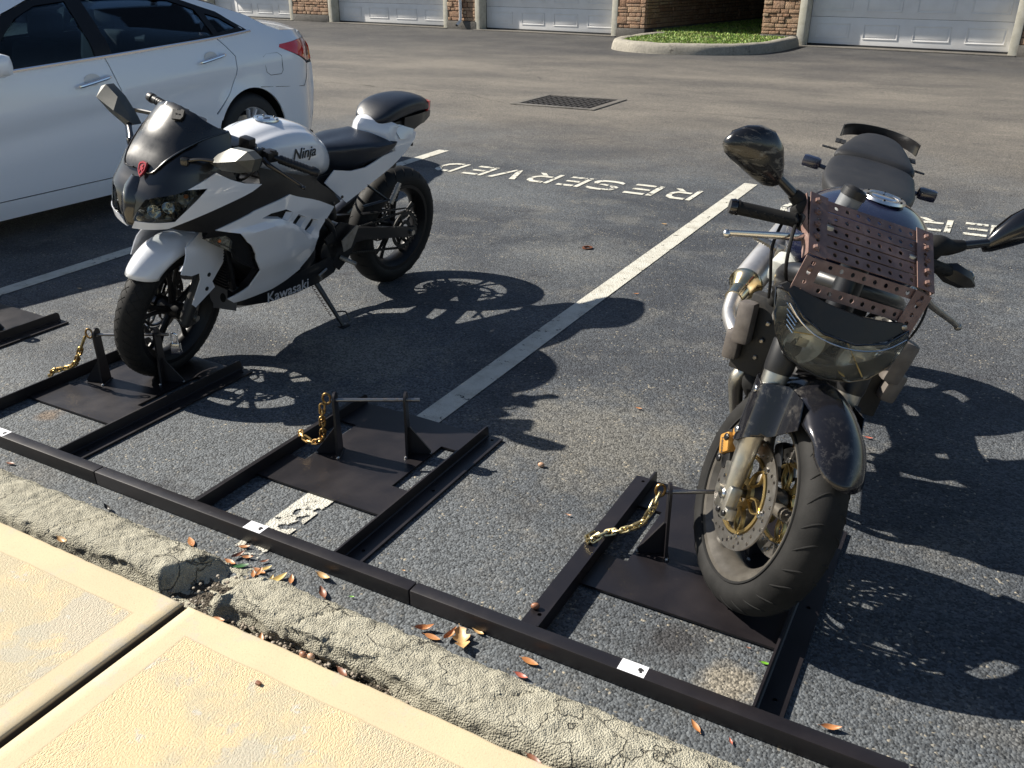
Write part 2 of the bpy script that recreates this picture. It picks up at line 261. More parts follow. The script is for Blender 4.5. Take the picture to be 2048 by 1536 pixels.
# ---------------- mesh builder ----------------
XF=[Matrix.Identity(4)]
def lt(tab,v):
    if v<=tab[0][0]: return tab[0][1]
    for (a,p),(b,q) in zip(tab,tab[1:]):
        if v<=b:
            t=(v-a)/(b-a); t=t*t*(3-2*t)*.35+t*.65
            return p+(q-p)*t
    return tab[-1][1]
class MB:
    def __init__(s): s.v=[];s.f=[];s.mi=[];s.k=0
    def add(s,v,f,T=None):
        n=len(s.v); s.v+=[(T@Vector(p)) if T is not None else Vector(p) for p in v]
        s.f+=[tuple(i+n for i in q) for q in f]; s.mi+=[s.k]*len(f); return s
    def box(s,c,d,rot=None,T=None,b=0,taper=1):
        x,y,z=[q/2 for q in d]; 
        if b: b=min(b,x*.9,y*.9,z*.9)
        bm=bmesh.new(); bmesh.ops.create_cube(bm,size=1)
        for v in bm.verts:
            t=taper if v.co.z>0 else 1
            v.co=Vector((v.co.x*2*x*t,v.co.y*2*y*t,v.co.z*2*z))
        if b: bmesh.ops.bevel(bm,geom=list(bm.edges),offset=b,segments=2,affect='EDGES',profile=.6)
        M=Matrix.Translation(c)
        if rot is not None: M=M@(rot.to_4x4() if isinstance(rot,Matrix) else Matrix.Rotation(rot[2],4,'Z')@Matrix.Rotation(rot[1],4,'Y')@Matrix.Rotation(rot[0],4,'X'))
        if T is not None: M=T@M
        s.add([v.co.copy() for v in bm.verts],[[v.index for v in f.verts] for f in bm.faces],M); bm.free(); return s
    def ring(s,rings,closed=True,cap=True,loop=False):
        n=len(rings[0]); m=len(rings); v=[p for r in rings for p in r]; f=[]
        for i in range(m if loop else m-1):
            j=(i+1)%m
            for k in range(n if closed else n-1):
                l=(k+1)%n; f.append((i*n+k,i*n+l,j*n+l,j*n+k))
        if cap and not loop and closed:
            f.append(tuple(range(n-1,-1,-1))); f.append(tuple((m-1)*n+k for k in range(n)))
        return s.add(v,f)
    def tube(s,pts,r,n=10,cap=True,smooth=0,loop=False,flat=1.0,up=None):
        P=[Vector(p) for p in pts]; R=list(r) if hasattr(r,'__len__') else [r]*len(P)
        if smooth and len(P)>2:
            Q=[];S=[]
            for i in range(len(P)-1):
                p0=P[max(i-1,0)];p1=P[i];p2=P[i+1];p3=P[min(i+2,len(P)-1)]
                for j in range(smooth):
                    t=j/smooth
                    Q.append(.5*((2*p1)+(p2-p0)*t+(2*p0-5*p1+4*p2-p3)*t*t+(3*p1-p0-3*p2+p3)*t**3)); S.append(R[i]+(R[i+1]-R[i])*t)
            Q.append(P[-1]);S.append(R[-1]); P,R=Q,S
        rings=[]; U=None
        for i,p in enumerate(P):
            if loop: d=P[(i+1)%len(P)]-P[i-1]
            else: d=P[min(i+1,len(P)-1)]-P[max(i-1,0)]
            if d.length<1e-9: d=Vector((0,0,1))
            d.normalize()
            if U is None:
                u0=Vector(up) if up else (Vector((0,0,1)) if abs(d.z)<.9 else Vector((1,0,0)))
                U=(u0-d*u0.dot(d)).normalized()
            else:
                U=(U-d*U.dot(d)); U.normalize()
            V=d.cross(U)
            rings.append([p+R[i]*(math.cos(a)*U*flat+math.sin(a)*V) for a in [2*PI*k/n for k in range(n)]])
        return s.ring(rings,True,cap,loop)
    def cyl(s,a,b,r,r2=None,n=20): return s.tube([a,b],[r,r if r2 is None else r2],n)
    def lathe(s,prof,T=None,n=48,loop=False,a0=0,a1=2*PI):
        # prof: (radius, axial); axis = local Y
        full=abs(a1-a0-2*PI)<1e-6; m=n if full else n+1; v=[];f=[]
        for i in range(m):
            a=a0+(a1-a0)*i/n
            for (r,y) in prof: v.append((r*math.cos(a),y,r*math.sin(a)))
        q=len(prof)
        for i in range(n):
            j=(i+1)%m
            for k in range(q if loop else q-1):
                l=(k+1)%q; f.append((i*q+k,i*q+l,j*q+l,j*q+k))
        return s.add(v,f,T)
    def sphere(s,c,r,n=12,sc=(1,1,1),T=None):
        v=[];f=[];m=n//2+1
        for i in range(m+1):
            t=PI*i/m
            for k in range(n): a=2*PI*k/n; v.append((c[0]+r*sc[0]*math.sin(t)*math.cos(a),c[1]+r*sc[1]*math.sin(t)*math.sin(a),c[2]+r*sc[2]*math.cos(t)))
        for i in range(m):
            for k in range(n): l=(k+1)%n; f.append((i*n+k,(i+1)*n+k,(i+1)*n+l,i*n+l))
        return s.add(v,f,T)
    def poly(s,outline,fn,thick=0,holes=(),step=.03,du=1,dv=1,inner=True):
        """polygon in (u,v) mapped by fn(u,v,off) -> point; thick = offset of the back side"""
        def dens(P):
            Q=[]
            for a,b in zip(P,P[1:]+P[:1]):
                L=math.hypot((b[0]-a[0])*du,(b[1]-a[1])*dv); n=max(1,int(math.ceil(L/step)))
                for i in range(n): t=i/n; Q.append((a[0]+(b[0]-a[0])*t,a[1]+(b[1]-a[1])*t))
            return Q
        loops=[dens(list(outline))]+[dens(list(h)) for h in holes]
        pts=[];edges=[]
        for L in loops:
            n=len(pts); pts+=L; edges+=[(n+i,n+(i+1)%len(L)) for i in range(len(L))]
        def inside(p,L):
            c=False;x,y=p
            for (x1,y1),(x2,y2) in zip(L,L[1:]+L[:1]):
                if (y1>y)!=(y2>y) and x<(x2-x1)*(y-y1)/(y2-y1)+x1: c=not c
            return c
        ok=lambda p: inside(p,loops[0]) and not any(inside(p,h) for h in loops[1:])
        if inner:
            us=[p[0] for p in loops[0]];vs=[p[1] for p in loops[0]]
            u=min(us)+step/du/2
            while u<max(us):
                v=min(vs)+step/dv/2
                while v<max(vs):
                    if ok((u,v)):
                        dm=min(((p[0]-u)*du)**2+((p[1]-v)*dv)**2 for p in pts)
                        if dm>(.45*step)**2: pts.append((u,v))
                    v+=step/dv
                u+=step/du
        V,E,Fc,_,_,_=delaunay_2d_cdt([Vector((p[0]*du,p[1]*dv)) for p in pts],edges,[],0,1e-7)
        V=[(v.x/du,v.y/dv) for v in V]
        T=[f for f in Fc if ok((sum(V[i][0] for i in f)/len(f),sum(V[i][1] for i in f)/len(f)))]
        base=[fn(u,v,0) for u,v in V]; n=len(V)
        if not thick: return s.add(base,[tuple(f) for f in T])
        back=[fn(u,v,-thick) for u,v in V]
        from collections import Counter
        dc={}
        for f in T:
            for a,b in zip(f,list(f[1:])+[f[0]]): dc[(a,b)]=1
        side=[(b,a,a+n,b+n) for (a,b) in dc if (b,a) not in dc]
        return s.add(base+back,[tuple(f) for f in T]+[tuple(i+n for i in reversed(f)) for f in T]+side)
    def plate(s,outline,thick,T,holes=(),step=10):
        """flat plate in local XY, thickness along +Z, placed by matrix T"""
        return s.poly(outline,lambda u,v,o: T@Vector((u,v,o+thick)),thick,holes,step,inner=False)
    def build(s,name,mat,parent=None,smooth=35,sub=0,raw=False):
        me=bpy.data.meshes.new(name); X=XF[0] if not raw else Matrix.Identity(4)
        me.from_pydata([X@p for p in s.v],[],s.f); 
        for m in (mat if isinstance(mat,(list,tuple)) else [mat]): me.materials.append(MAT[m])
        if isinstance(mat,(list,tuple)): me.polygons.foreach_set('material_index',s.mi)
        bm=bmesh.new(); bm.from_mesh(me); bmesh.ops.recalc_face_normals(bm,faces=bm.faces); bm.to_mesh(me); bm.free()
        if smooth:
            me.polygons.foreach_set('use_smooth',[True]*len(me.polygons))
            me.set_sharp_from_angle(angle=rad(smooth))
        o=bpy.data.objects.new(name,me); COL.objects.link(o)
        if parent: o.parent=parent
        if sub:
            md=o.modifiers.new('sub','SUBSURF'); md.levels=sub; md.render_levels=sub
        return o
def empty(name,loc=(0,0,0),rz=0,mat=None):
    o=bpy.data.objects.new(name,None); COL.objects.link(o)
    if mat is not None: o.matrix_world=mat
    else: o.location=loc; o.rotation_euler=(0,0,rz)
    o.empty_display_size=.1; return o
def tag(o,label,cat,group=None):
    o['label']=label; o['category']=cat
    if group: o['group']=group
    return o
def struct(o,kind='structure'): o['kind']=kind; return o
def text_mesh(txt,size,T,extrude=.0005,shear=0,bold=0,font_space=1):
    cu=bpy.data.curves.new('t','FONT'); cu.body=txt; cu.size=size; cu.extrude=extrude; cu.shear=shear; cu.offset=bold; cu.align_x='CENTER'; cu.align_y='CENTER'; cu.space_character=font_space; cu.resolution_u=3
    ob=bpy.data.objects.new('t',cu); COL.objects.link(ob); bpy.context.view_layer.update()
    dg=bpy.context.evaluated_depsgraph_get(); me=bpy.data.meshes.new_from_object(ob.evaluated_get(dg))
    v=[T@q.co for q in me.vertices]; f=[tuple(p.vertices) for p in me.polygons]
    bpy.data.objects.remove(ob); bpy.data.meshes.remove(me); return v,f
def basis(o,x,y,z=None):
    x=Vector(x).normalized(); y=Vector(y); z=x.cross(y).normalized(); y=z.cross(x)
    M=Matrix((x,y,z)).transposed().to_4x4(); M.translation=Vector(o); return M
# ================= SETTING =================
def N(x,y,z,s): return noise.noise(Vector((x*s,y*s,z*s)))
# asphalt sheet with a real hole for the drain
DX0,DX1,DY0,DY1=-5.40,-4.40,9.97,10.87
m=MB(); xs=[-110,DX0,DX1,110]; ys=[-60,DY0,DY1,160]
vv=[(x,y,0) for y in ys for x in xs]; ff=[(j*4+i,j*4+i+1,j*4+i+5,j*4+i+4) for j in range(3) for i in range(3) if (i,j)!=(1,1)]
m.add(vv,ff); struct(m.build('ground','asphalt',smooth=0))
# painted bay lines
def strip(name,a,b,wd,mat='line_paint',z=.004):
    a=Vector(a);b=Vector(b);d=(b-a).normalized();n=Vector((-d.y,d.x))*wd/2
    m=MB(); m.add([(*(a-n),z),(*(b-n),z),(*(b+n),z),(*(a+n),z)],[(0,1,2,3)])
    return struct(m.build(name,mat,smooth=0))
strip('bay_line',(-1.672,1.412),(-1.652,6.905),.104)
strip('bay_line',(-4.40,1.4),(-4.53,6.925),.108)
strip('bay_line',(1.20,1.4),(1.20,6.9),.104)
# stencil lettering RESERVED (read from the far side)
GL={'R':[[(0,0),(.17,0),(.17,1),(0,1)],[(.25,.84),(.62,.84),(.78,.76),(.83,.62),(1,.66),(.95,.86),(.72,1),(.25,1)],[(.25,.42),(.66,.42),(.80,.50),(.83,.58),(1,.60),(.95,.42),(.78,.28),(.25,.28)],[(.50,.25),(.72,.25),(1.02,0),(.78,0)]],
 'E':[[(0,0),(.19,0),(.19,1),(0,1)],[(.27,.84),(.95,.84),(.95,1),(.27,1)],[(.27,.43),(.85,.43),(.85,.57),(.27,.57)],[(.27,0),(.95,0),(.95,.16),(.27,.16)]],
 'S':[[(.05,.12),(.2,.02),(.5,0),(.8,.02),(.97,.14),(1,.28),(.92,.42),(.8,.46),(.8,.24),(.7,.17),(.4,.16),(.22,.19),(.05,.26)],[(.76,.47),(.3,.60),(.2,.70),(.03,.74),(.02,.6),(.15,.50),(.6,.40)],[(.04,.78),(.2,.78),(.28,.84),(.6,.85),(.95,.78),(.95,.9),(.75,1),(.3,1),(.1,.92)]],
 'V':[[(0,1),(.2,1),(.48,.2),(.46,0),(.38,0)],[(.8,1),(1,1),(.62,0),(.54,0),(.55,.2)]],
 'D':[[(0,0),(.17,0),(.17,1),(0,1)],[(.25,.84),(.55,.84),(.75,.7),(.8,.54),(1,.54),(.92,.84),(.62,1),(.25,1)],[(.25,.16),(.55,.16),(.75,.3),(.8,.46),(1,.46),(.92,.16),(.62,0),(.25,0)]]}
def reserved(x0,y0,pts):
    m=MB()
    for ch,(a,b) in zip('RESERVED',pts):
        for pl in GL[ch]:
            P=[(x0-(a+(b-a)*u),y0-.335*v,0.004) for u,v in pl]
            m.poly([(p[0],p[1]) for p in P],lambda u,v,o:(u,v,.0045),0,(),10,inner=False)
    struct(m.build('painted_lettering','letter_paint',smooth=0))
LW=[(0,.21),(.30,.54),(.605,.86),(.90,1.10),(1.165,1.38),(1.455,1.715),(1.77,1.97),(2.06,2.27)]
reserved(-1.90,6.475,LW); reserved(1.0,6.455,LW)
# ---- kerb (broken, weathered) ----
def smooth01(a,b,x):
    t=max(0,min(1,(x-a)/(b-a))); return t*t*(3-2*t)
def kerb():
    m=MB(); prof=[(1.395,-.02),(1.378,.004),(1.362,.022),(1.345,.042),(1.325,.055),(1.30,.062),(1.275,.068),(1.25,.073),(1.225,.077),(1.205,.079),(1.187,.077),(1.174,.068),(1.166,.05),(1.160,.025),(1.154,-.01)]
    # densify
    P=[]
    for a,b in zip(prof,prof[1:]):
        for k in range(3): t=k/3; P.append((a[0]+(b[0]-a[0])*t,a[1]+(b[1]-a[1])*t))
    P.append(prof[-1]); x=-5.5; rows=[]
    while x<2.2:
        row=[]
        fine=-3.2<x<.4
        # broken gap
        g=smooth01(-1.70,-1.665,x+.5*(0))*(1-smooth01(-1.52,-1.49,x)); 
        er=smooth01(-1.53,-1.48,x)*(1-smooth01(-1.02,-.80,x))      # eroded back edge
        er2=smooth01(-2.1,-1.95,x)*(1-smooth01(-1.75,-1.70,x))*.5
        for (y,z) in P:
            back=smooth01(1.27,1.155,y)
            sk=(y-1.14)*.35
            xx=x+sk*g*0
            gg=smooth01(-1.72,-1.675,x+(1.27-y)*.25)*(1-smooth01(-1.545,-1.50,x+(1.27-y)*.12+.02*N(y*9,1,3,1)))
            n1=N(x,y,z,14)*.006+N(x,y,z,40)*.004+N(x,y,z,95)*.0025
            dy=back*((er+er2)*(.034+.022*N(x,y*3,z*4,8))+.012*N(x,9,1,8)+.006*N(x,y,z*2,30))
            n2=N(x,y,z,55)*.006+N(x,y,z*3,120)*.004; brk=max(gg*(1-gg)*4,back*min(1,er+er2))
            e=z*(1-.93*gg)+n1*(1 if z>0 else .2)*(1+.8*gg)+n2*brk
            # crack joints
            for cx,sl in ((-2.13,.5),(-.72,.9),(-1.26,.3),(-2.75,.4)):
                dd=abs(x-cx-sl*(y-1.25)-.012*N(y,1,cx,25)); e-=.010*max(0,1-dd/.0045)
            top=max(0,min(1,z/.05)); pit=noise.voronoi(Vector((x*42,y*42,0)))[0][0]
            pm=smooth01(.02,.25,N(x,y,4,6)); e-=top*pm*.005*max(0,.35-pit)/.35
            row.append((xx+n2*brk*1.2,y+dy+n1*.6,e))
        rows.append(row); x+=.007 if fine else .03
    n=len(P); m.add([p for r in rows for p in r],[(i*n+k,i*n+k+1,(i+1)*n+k+1,(i+1)*n+k) for i in range(len(rows)-1) for k in range(n-1)])
    rr=random.Random(3); pool=[r for r in rows if -3.1<r[0][0]<.4]
    for _ in range(2600):
        r=rr.choice(pool); k=min(n-2,int(abs(rr.gauss(0,.36))*n) if rr.random()<.55 else rr.randrange(4,n-3)); q=r[k]
        if N(q[0],q[1],5,7)<-.05 and k>14: continue
        d=rr.uniform(.0010,.0032); m.sphere((q[0]+rr.uniform(-.003,.003),q[1],q[2]-d*.25),d,5,(rr.uniform(.7,1.5),rr.uniform(.7,1.4),rr.uniform(.5,.9)))
    struct(m.build('kerb','kerb_concrete',smooth=60))
kerb()
# soil in the crevice
m=MB(); rows=[]; x=-5.5
while x<2.2:
    rows.append([(x,y,.006+.010*N(x,y,0,30)+.010*N(x,y,0,75)+.012*smooth01(1.24,1.12,y)*(.6+N(x,y,2,8))) for y in [1.10+.0085*k for k in range(24)]]); x+=.012
n=24; m.add([p for r in rows for p in r],[(i*n+k,i*n+k+1,(i+1)*n+k+1,(i+1)*n+k) for i in range(len(rows)-1) for k in range(n-1)])
struct(m.build('soil','soil',smooth=60))
m=MB()
for i in range(900):
    x=random.uniform(-3.0,.3) if random.random()<.5 else random.gauss(-1.35,.25); y=random.uniform(1.118,1.20) if x<-1.66 or x>-1.5 else random.uniform(1.12,1.34)
    r=random.uniform(.0015,.006)
    m.sphere((x,y,.018+.010*N(x,y,0,30)+r*.4),r,6,(1,random.uniform(.7,1.2),.7))
struct(m.build('crevice_pebbles','pebble'),'stuff')
# ---- pavement slabs ----
def slab(x0,x1):
    m=MB(); P=[]
    xs=[x0,x0+.002,x0+.006]+[x0+.006+(x1-x0-.012)*k/60 for k in range(1,60)]+[x1-.006,x1-.002,x1]
    prof=[(0,-.10),(0,.075),(.001,.095),(.003,.0985),(.008,.0997),(.02,.10),(.1,.10),(.3,.10),(.8,.10),(2.0,.10),(4.5,.10)]
    rows=[]
    for x in xs:
        ex=min(x-x0,x1-x); r=[]
        for d,z in prof:
            zz=z
            if ex<.006: zz=z-.004 if ex>.001 else min(z,.05)
            if ex<=1e-6: zz=min(z,-.1)
            jig=.004*N(x,1,0,7)+.0025*N(x,2,0,28)
            r.append((x+(.002*N(x,d,3,9)),1.116-d+(jig if d<.02 else 0),zz))
        rows.append(r)
    n=len(prof); m.add([p for r in rows for p in r],[(i*n+k,i*n+k+1,(i+1)*n+k+1,(i+1)*n+k) for i in range(len(rows)-1) for k in range(n-1)])
    return struct(m.build('pavement_slab','pavement_concrete',smooth=50))
slab(-3.2,-1.551); slab(-1.531,.32); slab(.34,2.2); slab(-5.0,-3.22)
m=MB(); m.box((-1.5405,-.9,.01),(.03,4.0,.04)); struct(m.build('joint_soil','soil'))
# old cracks in the lane
def crack(pts,w0):
    m=MB(); P=[]
    for a,b in zip(pts,pts[1:]):
        n=int(math.hypot(b[0]-a[0],b[1]-a[1])/.05)
        for k in range(n): t=k/n; x=a[0]+(b[0]-a[0])*t; y=a[1]+(b[1]-a[1])*t; P.append((x,y+.05*N(x,y,0,2.2)+.03*N(x,y,4,9),w0*max(.1,.5+1.3*N(x,3,0,3))))
    vs=[]; 
    for x,y,w_ in P: vs+=[(x,y-w_,.004),(x,y+w_,.004)]
    m.add(vs,[(2*i,2*i+2,2*i+3,2*i+1) for i in range(len(P)-1)]); struct(m.build('asphalt_crack','crack_dark',smooth=0))
mk('crack_dark',(.022,.02,.018),.95)
crack([(-9.6,10.62),(-8.38,10.58),(-7.27,10.48),(-6.45,10.49),(-5.55,9.93)],.009); crack([(-4.32,10.0),(-3.9,10.33),(-1.2,10.2),(1.5,10.35)],.007)
crack([(-5.52,9.90),(-5.50,10.95),(-5.2,11.25)],.012); crack([(-4.30,9.93),(-4.28,10.9)],.010)
# ---- drain ----
g=empty('drain_grate',((DX0+DX1)/2,(DY0+DY1)/2,0)); tag(g,'black cast iron drain grate sunk in the asphalt of the lane','drain')
m=MB(); W,H=DX1-DX0,DY1-DY0
for s in (-1,1):
    m.box((s*(W/2+.03),0,.002),(.085,H+.15,.02),b=.003); m.box((0,s*(H/2+.03),.002),(W-.03,.085,.02),b=.003)
m.build('grate_frame','foundation',g)
m=MB()
for k in range(13): m.box((-W/2+W*(k+.5)/13,0,-.012),(.016,H,.03))
for k in range(7): m.box((0,-H/2+H*(k+.5)/7,-.010),(W,.022,.03))
m.build('grate_bars','grate_iron',g)
m=MB(); a,b=W/2+.01,H/2+.01
m.add([(-a,-b,-.5),(a,-b,-.5),(a,b,-.5),(-a,b,-.5),(-a,-b,-.004),(a,-b,-.004),(a,b,-.004),(-a,b,-.004)],[(0,1,2,3),(0,1,5,4),(1,2,6,5),(2,3,7,6),(3,0,4,7)]); m.build('drain_pit','hole_dark',g)
# ---- garages ----
P0=Vector((-13.375,22.27,0)); FU=Vector((.9890,-.148,0)).normalized(); FV=Vector((-FU.y,FU.x,0))   # along the facade, into the building
FT=Matrix((FU,FV,Vector((0,0,1)))).transposed().to_4x4(); FT.translation=P0
def garage_door(parent,s0,s1,name='garage_door'):
    """door leaf recessed .28 m behind the wall face"""
    m=MB(); w=s1-s0; H=.545; rows=4
    rings=[]
    for r in range(rows):
        z0=.05+r*H; holes=[]
        m.box(((s0+s1)/2,.31,z0+H/2),(w,.03,H-.006),b=.003)
        for c in range(4):
            cx=s0+w*(c+.5)/4; pw=w*.178; ph=H*.56
            a,b,z1,z2=cx-pw/2,cx+pw/2,z0+H/2-ph/2,z0+H/2+ph/2
            # raised moulding: frame groove then raised field
            for (q,dep) in ((0,.012),):
                for (x1,x2,za,zb) in ((a,b,z1,z1+.02),(a,b,z2-.02,z2),(a,a+.02,z1+.02,z2-.02),(b-.02,b,z1+.02,z2-.02)):
                    m.box(((x1+x2)/2,.289,(za+zb)/2),(x2-x1,.012,zb-za),b=.004)
            m.box((cx,.2935,(z1+z2)/2),(pw-.11,.010,ph-.10),b=.004)
    d=m.build(name,'door_white',parent)
    m=MB(); m.box(((s0+s1)/2,.30,.025),(w,.05,.045),b=.008); m.build('door_seal','black_plastic',d)
    m=MB()
    for x in (s0-.08,s1+.08): m.box((x,.13,1.25),(.16,.30,2.5),b=.006)
    for x in (s0-.02,s1+.02): m.box((x,.23,1.25),(.05,.05,2.5),b=.006)
    m.box(((s0+s1)/2,.13,2.42),(w+.32,.296,.2),b=.006)
    m.build('door_frame','trim_cream',parent)
    m=MB(); m.box(((s0+s1)/2,.11,.010),(w+.3,.46,.02),b=.005); m.build('threshold','foundation',parent)
def stones(m,origin,du,dn,L,z0,z1):
    """ashlar blocks on a wall face: origin, direction along, outward normal"""
    du=Vector(du);dn=Vector(dn); z=z0
    T=Matrix((du,-dn,Vector((0,0,1)))).transposed().to_4x4(); T.translation=Vector(origin)
    while z<z1-.02:
        h=random.choice([.07,.09,.13,.17]); h=min(h,z1-z); x=0
        while x<L-.01:
            w_=random.uniform(.12,.42); w_=min(w_,L-x)
            if L-x-w_<.08: w_=L-x
            if h>.12 and random.random()<.4:
                hh=h*random.uniform(.4,.6)
                for (za,zb) in ((z,z+hh),(z+hh,z+h)): m.box((x+w_/2,-.01+random.uniform(-.012,.008),(za+zb)/2),(w_-.014,.06,zb-za-.014),T=T,b=.008)
            else: m.box((x+w_/2,-.01+random.uniform(-.014,.01),z+h/2),(w_-.014,.06,h-.014),T=T,b=.010)
            x+=w_
        z+=h
def building(name,label,walls,doors,depth,s0,s1,side_stone=None):
    b=empty(name,mat=FT); tag(b,label,'building')
    XF[0]=Matrix.Identity(4)
    m=MB()
    for (a,c) in walls:
        m.box(((a+c)/2,.19,1.42),(c-a-.01,.30,2.4)); MB().box(((a+c)/2,.16,.10),(c-a+.01,.38,.215),b=.008).build('foundation','foundation',b)
        ms=MB(); stones(ms,(a+.003,.03,0),(1,0,0),(0,-1,0),c-a-.006,.215,2.5); ms.build('stone_cladding','veneer_stone',b)
    m.box(((s0+s1)/2,.19,2.78),(s1-s0,.30,.52))
    m.box((s0+.16,depth/2+.36,1.5),(.28,depth,2.9)); m.box((s1-.17,depth/2+.36,1.5),(.26,depth,2.9)); m.box(((s0+s1)/2,depth+.3,1.5),(s1-s0-.02,.2,2.9))
    m.build('wall','mortar',b); 
    if side_stone:
        MB().box((s1-.15,depth/2+.37,.10),(.36,depth,.212),b=.008).build('foundation','foundation',b)
        ms=MB(); stones(ms,(s1-.02,.02,0),(0,1,0),(1,0,0),depth,.215,2.5); ms.build('stone_cladding','veneer_stone',b)
    m=MB(); e=.62
    m.box(((s0+s1)/2-(.7 if not side_stone else 0),-e/2+.04,3.05),(s1-s0+(2.2 if not side_stone else .8),e,.16),b=.02); m.build('eaves_gutter','gutter_white',b)  # right block: out-of-view eaves overrun added to shade its door
    m=MB(); zz=[(-e-.06,3.14),(depth/2,3.14+depth*.27),(depth+.9,3.14)]
    a,c=s0-(1.9 if not side_stone else .5),s1+.5  # roof gets the same added overrun, blocking sun through the gap
    m.add([(a,zz[0][0],zz[0][1]),(c,zz[0][0],zz[0][1]),(c,zz[1][0],zz[1][1]),(a,zz[1][0],zz[1][1]),(c,zz[2][0],zz[2][1]),(a,zz[2][0],zz[2][1]),(a,zz[0][0],zz[0][1]-.02),(c,zz[0][0],zz[0][1]-.02),(c,zz[2][0],zz[2][1]-.02),(a,zz[2][0],zz[2][1]-.02)],[(0,1,2,3),(3,2,4,5),(6,7,8,9),(0,3,5,9,6),(1,2,4,8,7),(0,1,7,6),(5,4,8,9)]); m.build('roof','foundation',b,smooth=0)
    for (a,c) in doors: garage_door(b,a,c)
    return b
# door spans in facade coordinates (distance along the facade from P0)
bl=building('garage_building','long garage block with tan stone piers, white panelled doors and a downspout',[(-13.6,-12.35),(-7.65,-5.98),(-1.04,0.0),(4.50,5.30)],[(-12.2,-7.82),(-5.80,-1.18),(.14,4.36)],26,-13.6,5.30,True)
m=MB()
x=-.50
m.tube([(x,-.07,2.95),(x,-.07,.30),(x-.0,-.10,.20),(x-.0,-.24,.11)],[.05,.05,.05,.052],4,smooth=0); m.build('downspout','gutter_white',bl,smooth=20)
m=MB(); m.tube([(x,-.243,.109),(x,-.246,.107)],.043,4); m.build('spout_mouth','hole_dark',bl,smooth=0)
br=building('garage_building','separate stone garage at the right with one white panelled door, beyond the kerbed lawn',[(8.25,9.08),(13.45,14.3)],[(9.24,13.29)],22,8.25,14.3,False)
b2=MB(); stones(b2,(8.27,23,0),(0,-1,0),(-1,0,0),22.9,.215,2.5); b2.build('stone_cladding','veneer_stone',br)
# ---- kerbed island with lawn ----
def G(sx,sy,z=0): v=FT@Vector((sx,sy,z)); return v
cl=[(-7.66,20.9),(-7.82,19.6),(-7.80,18.75),(-7.52,18.05),(-7.02,17.65),(-6.45,17.5),(-5.9,17.53),(-5.3,17.7),(-4.8,18.05),(-4.5,18.55),(-4.33,19.3),(-4.28,20.2),(-4.27,20.72)]
def catm(P,n=6):
    Q=[]
    for i in range(len(P)-1):
        p0=Vector(P[max(i-1,0)]);p1=Vector(P[i]);p2=Vector(P[i+1]);p3=Vector(P[min(i+2,len(P)-1)])
        for j in range(n):
            t=j/n; Q.append(.5*((2*p1)+(p2-p0)*t+(2*p0-5*p1+4*p2-p3)*t*t+(3*p1-p0-3*p2+p3)*t**3))
    Q.append(Vector(P[-1])); return Q
Q=catm(cl); m=MB(); rows=[]
for i,p in enumerate(Q):
    d=(Q[min(i+1,len(Q)-1)]-Q[max(i-1,0)]).normalized(); n_=Vector((-d.y,d.x))   # inwards (left of travel)
    rows.append([(p.x+n_.x*a,p.y+n_.y*a,z+.01*N(p.x,p.y,a,3)) for a,z in ((0,-.02),(.012,.06),(.03,.13),(.055,.175),(.10,.198),(.16,.205),(.23,.20),(.27,.185),(.28,.10))])
m.ring(rows,closed=False); struct(m.build('island_kerb','island_concrete',smooth=60))
inner=[(r[6][0],r[6][1]) for r in rows]
far=[tuple(G(5.35,x,0).xy) for x in (0.3,8,16,26)]; farr=[tuple(G(8.2,x,0).xy) for x in (26,16,8,.3)]
lawn=[inner[0]]+far+farr+[inner[-1]]+inner[::-1][1:-1]
m=MB(); m.poly(lawn,lambda u,v,o:(u,v,.17+.01*N(u,v,0,2)),0,(),.6); struct(m.build('lawn_ground','lawn_soil'))
def inpoly(x,y,L):
    c=False
    for (x1,y1),(x2,y2) in zip(L,L[1:]+L[:1]):
        if (y1>y)!=(y2>y) and x<(x2-x1)*(y-y1)/(y2-y1)+x1: c=not c
    return c
m=MB(); vs=[];fs=[]
cnt=0
while cnt<26000:
    y=17.4+(random.random()**1.8)*26; x=random.uniform(-13,-3.5)
    if not inpoly(x,y,lawn): 
        continue
    cnt+=1
    h=random.uniform(.012,.040); a=random.uniform(0,PI); wd=random.uniform(.006,.014)*(1+(y-17)/10); k=len(vs); lx,ly=random.uniform(-.03,.03),random.uniform(-.03,.03)
    vs+=[(x-wd*math.cos(a),y-wd*math.sin(a),.168),(x+wd*math.cos(a),y+wd*math.sin(a),.168),(x+lx,y+ly,.17+h)]; fs.append((k,k+1,k+2))
m.add(vs,fs); struct(m.build('grass','grass',smooth=0),'stuff')
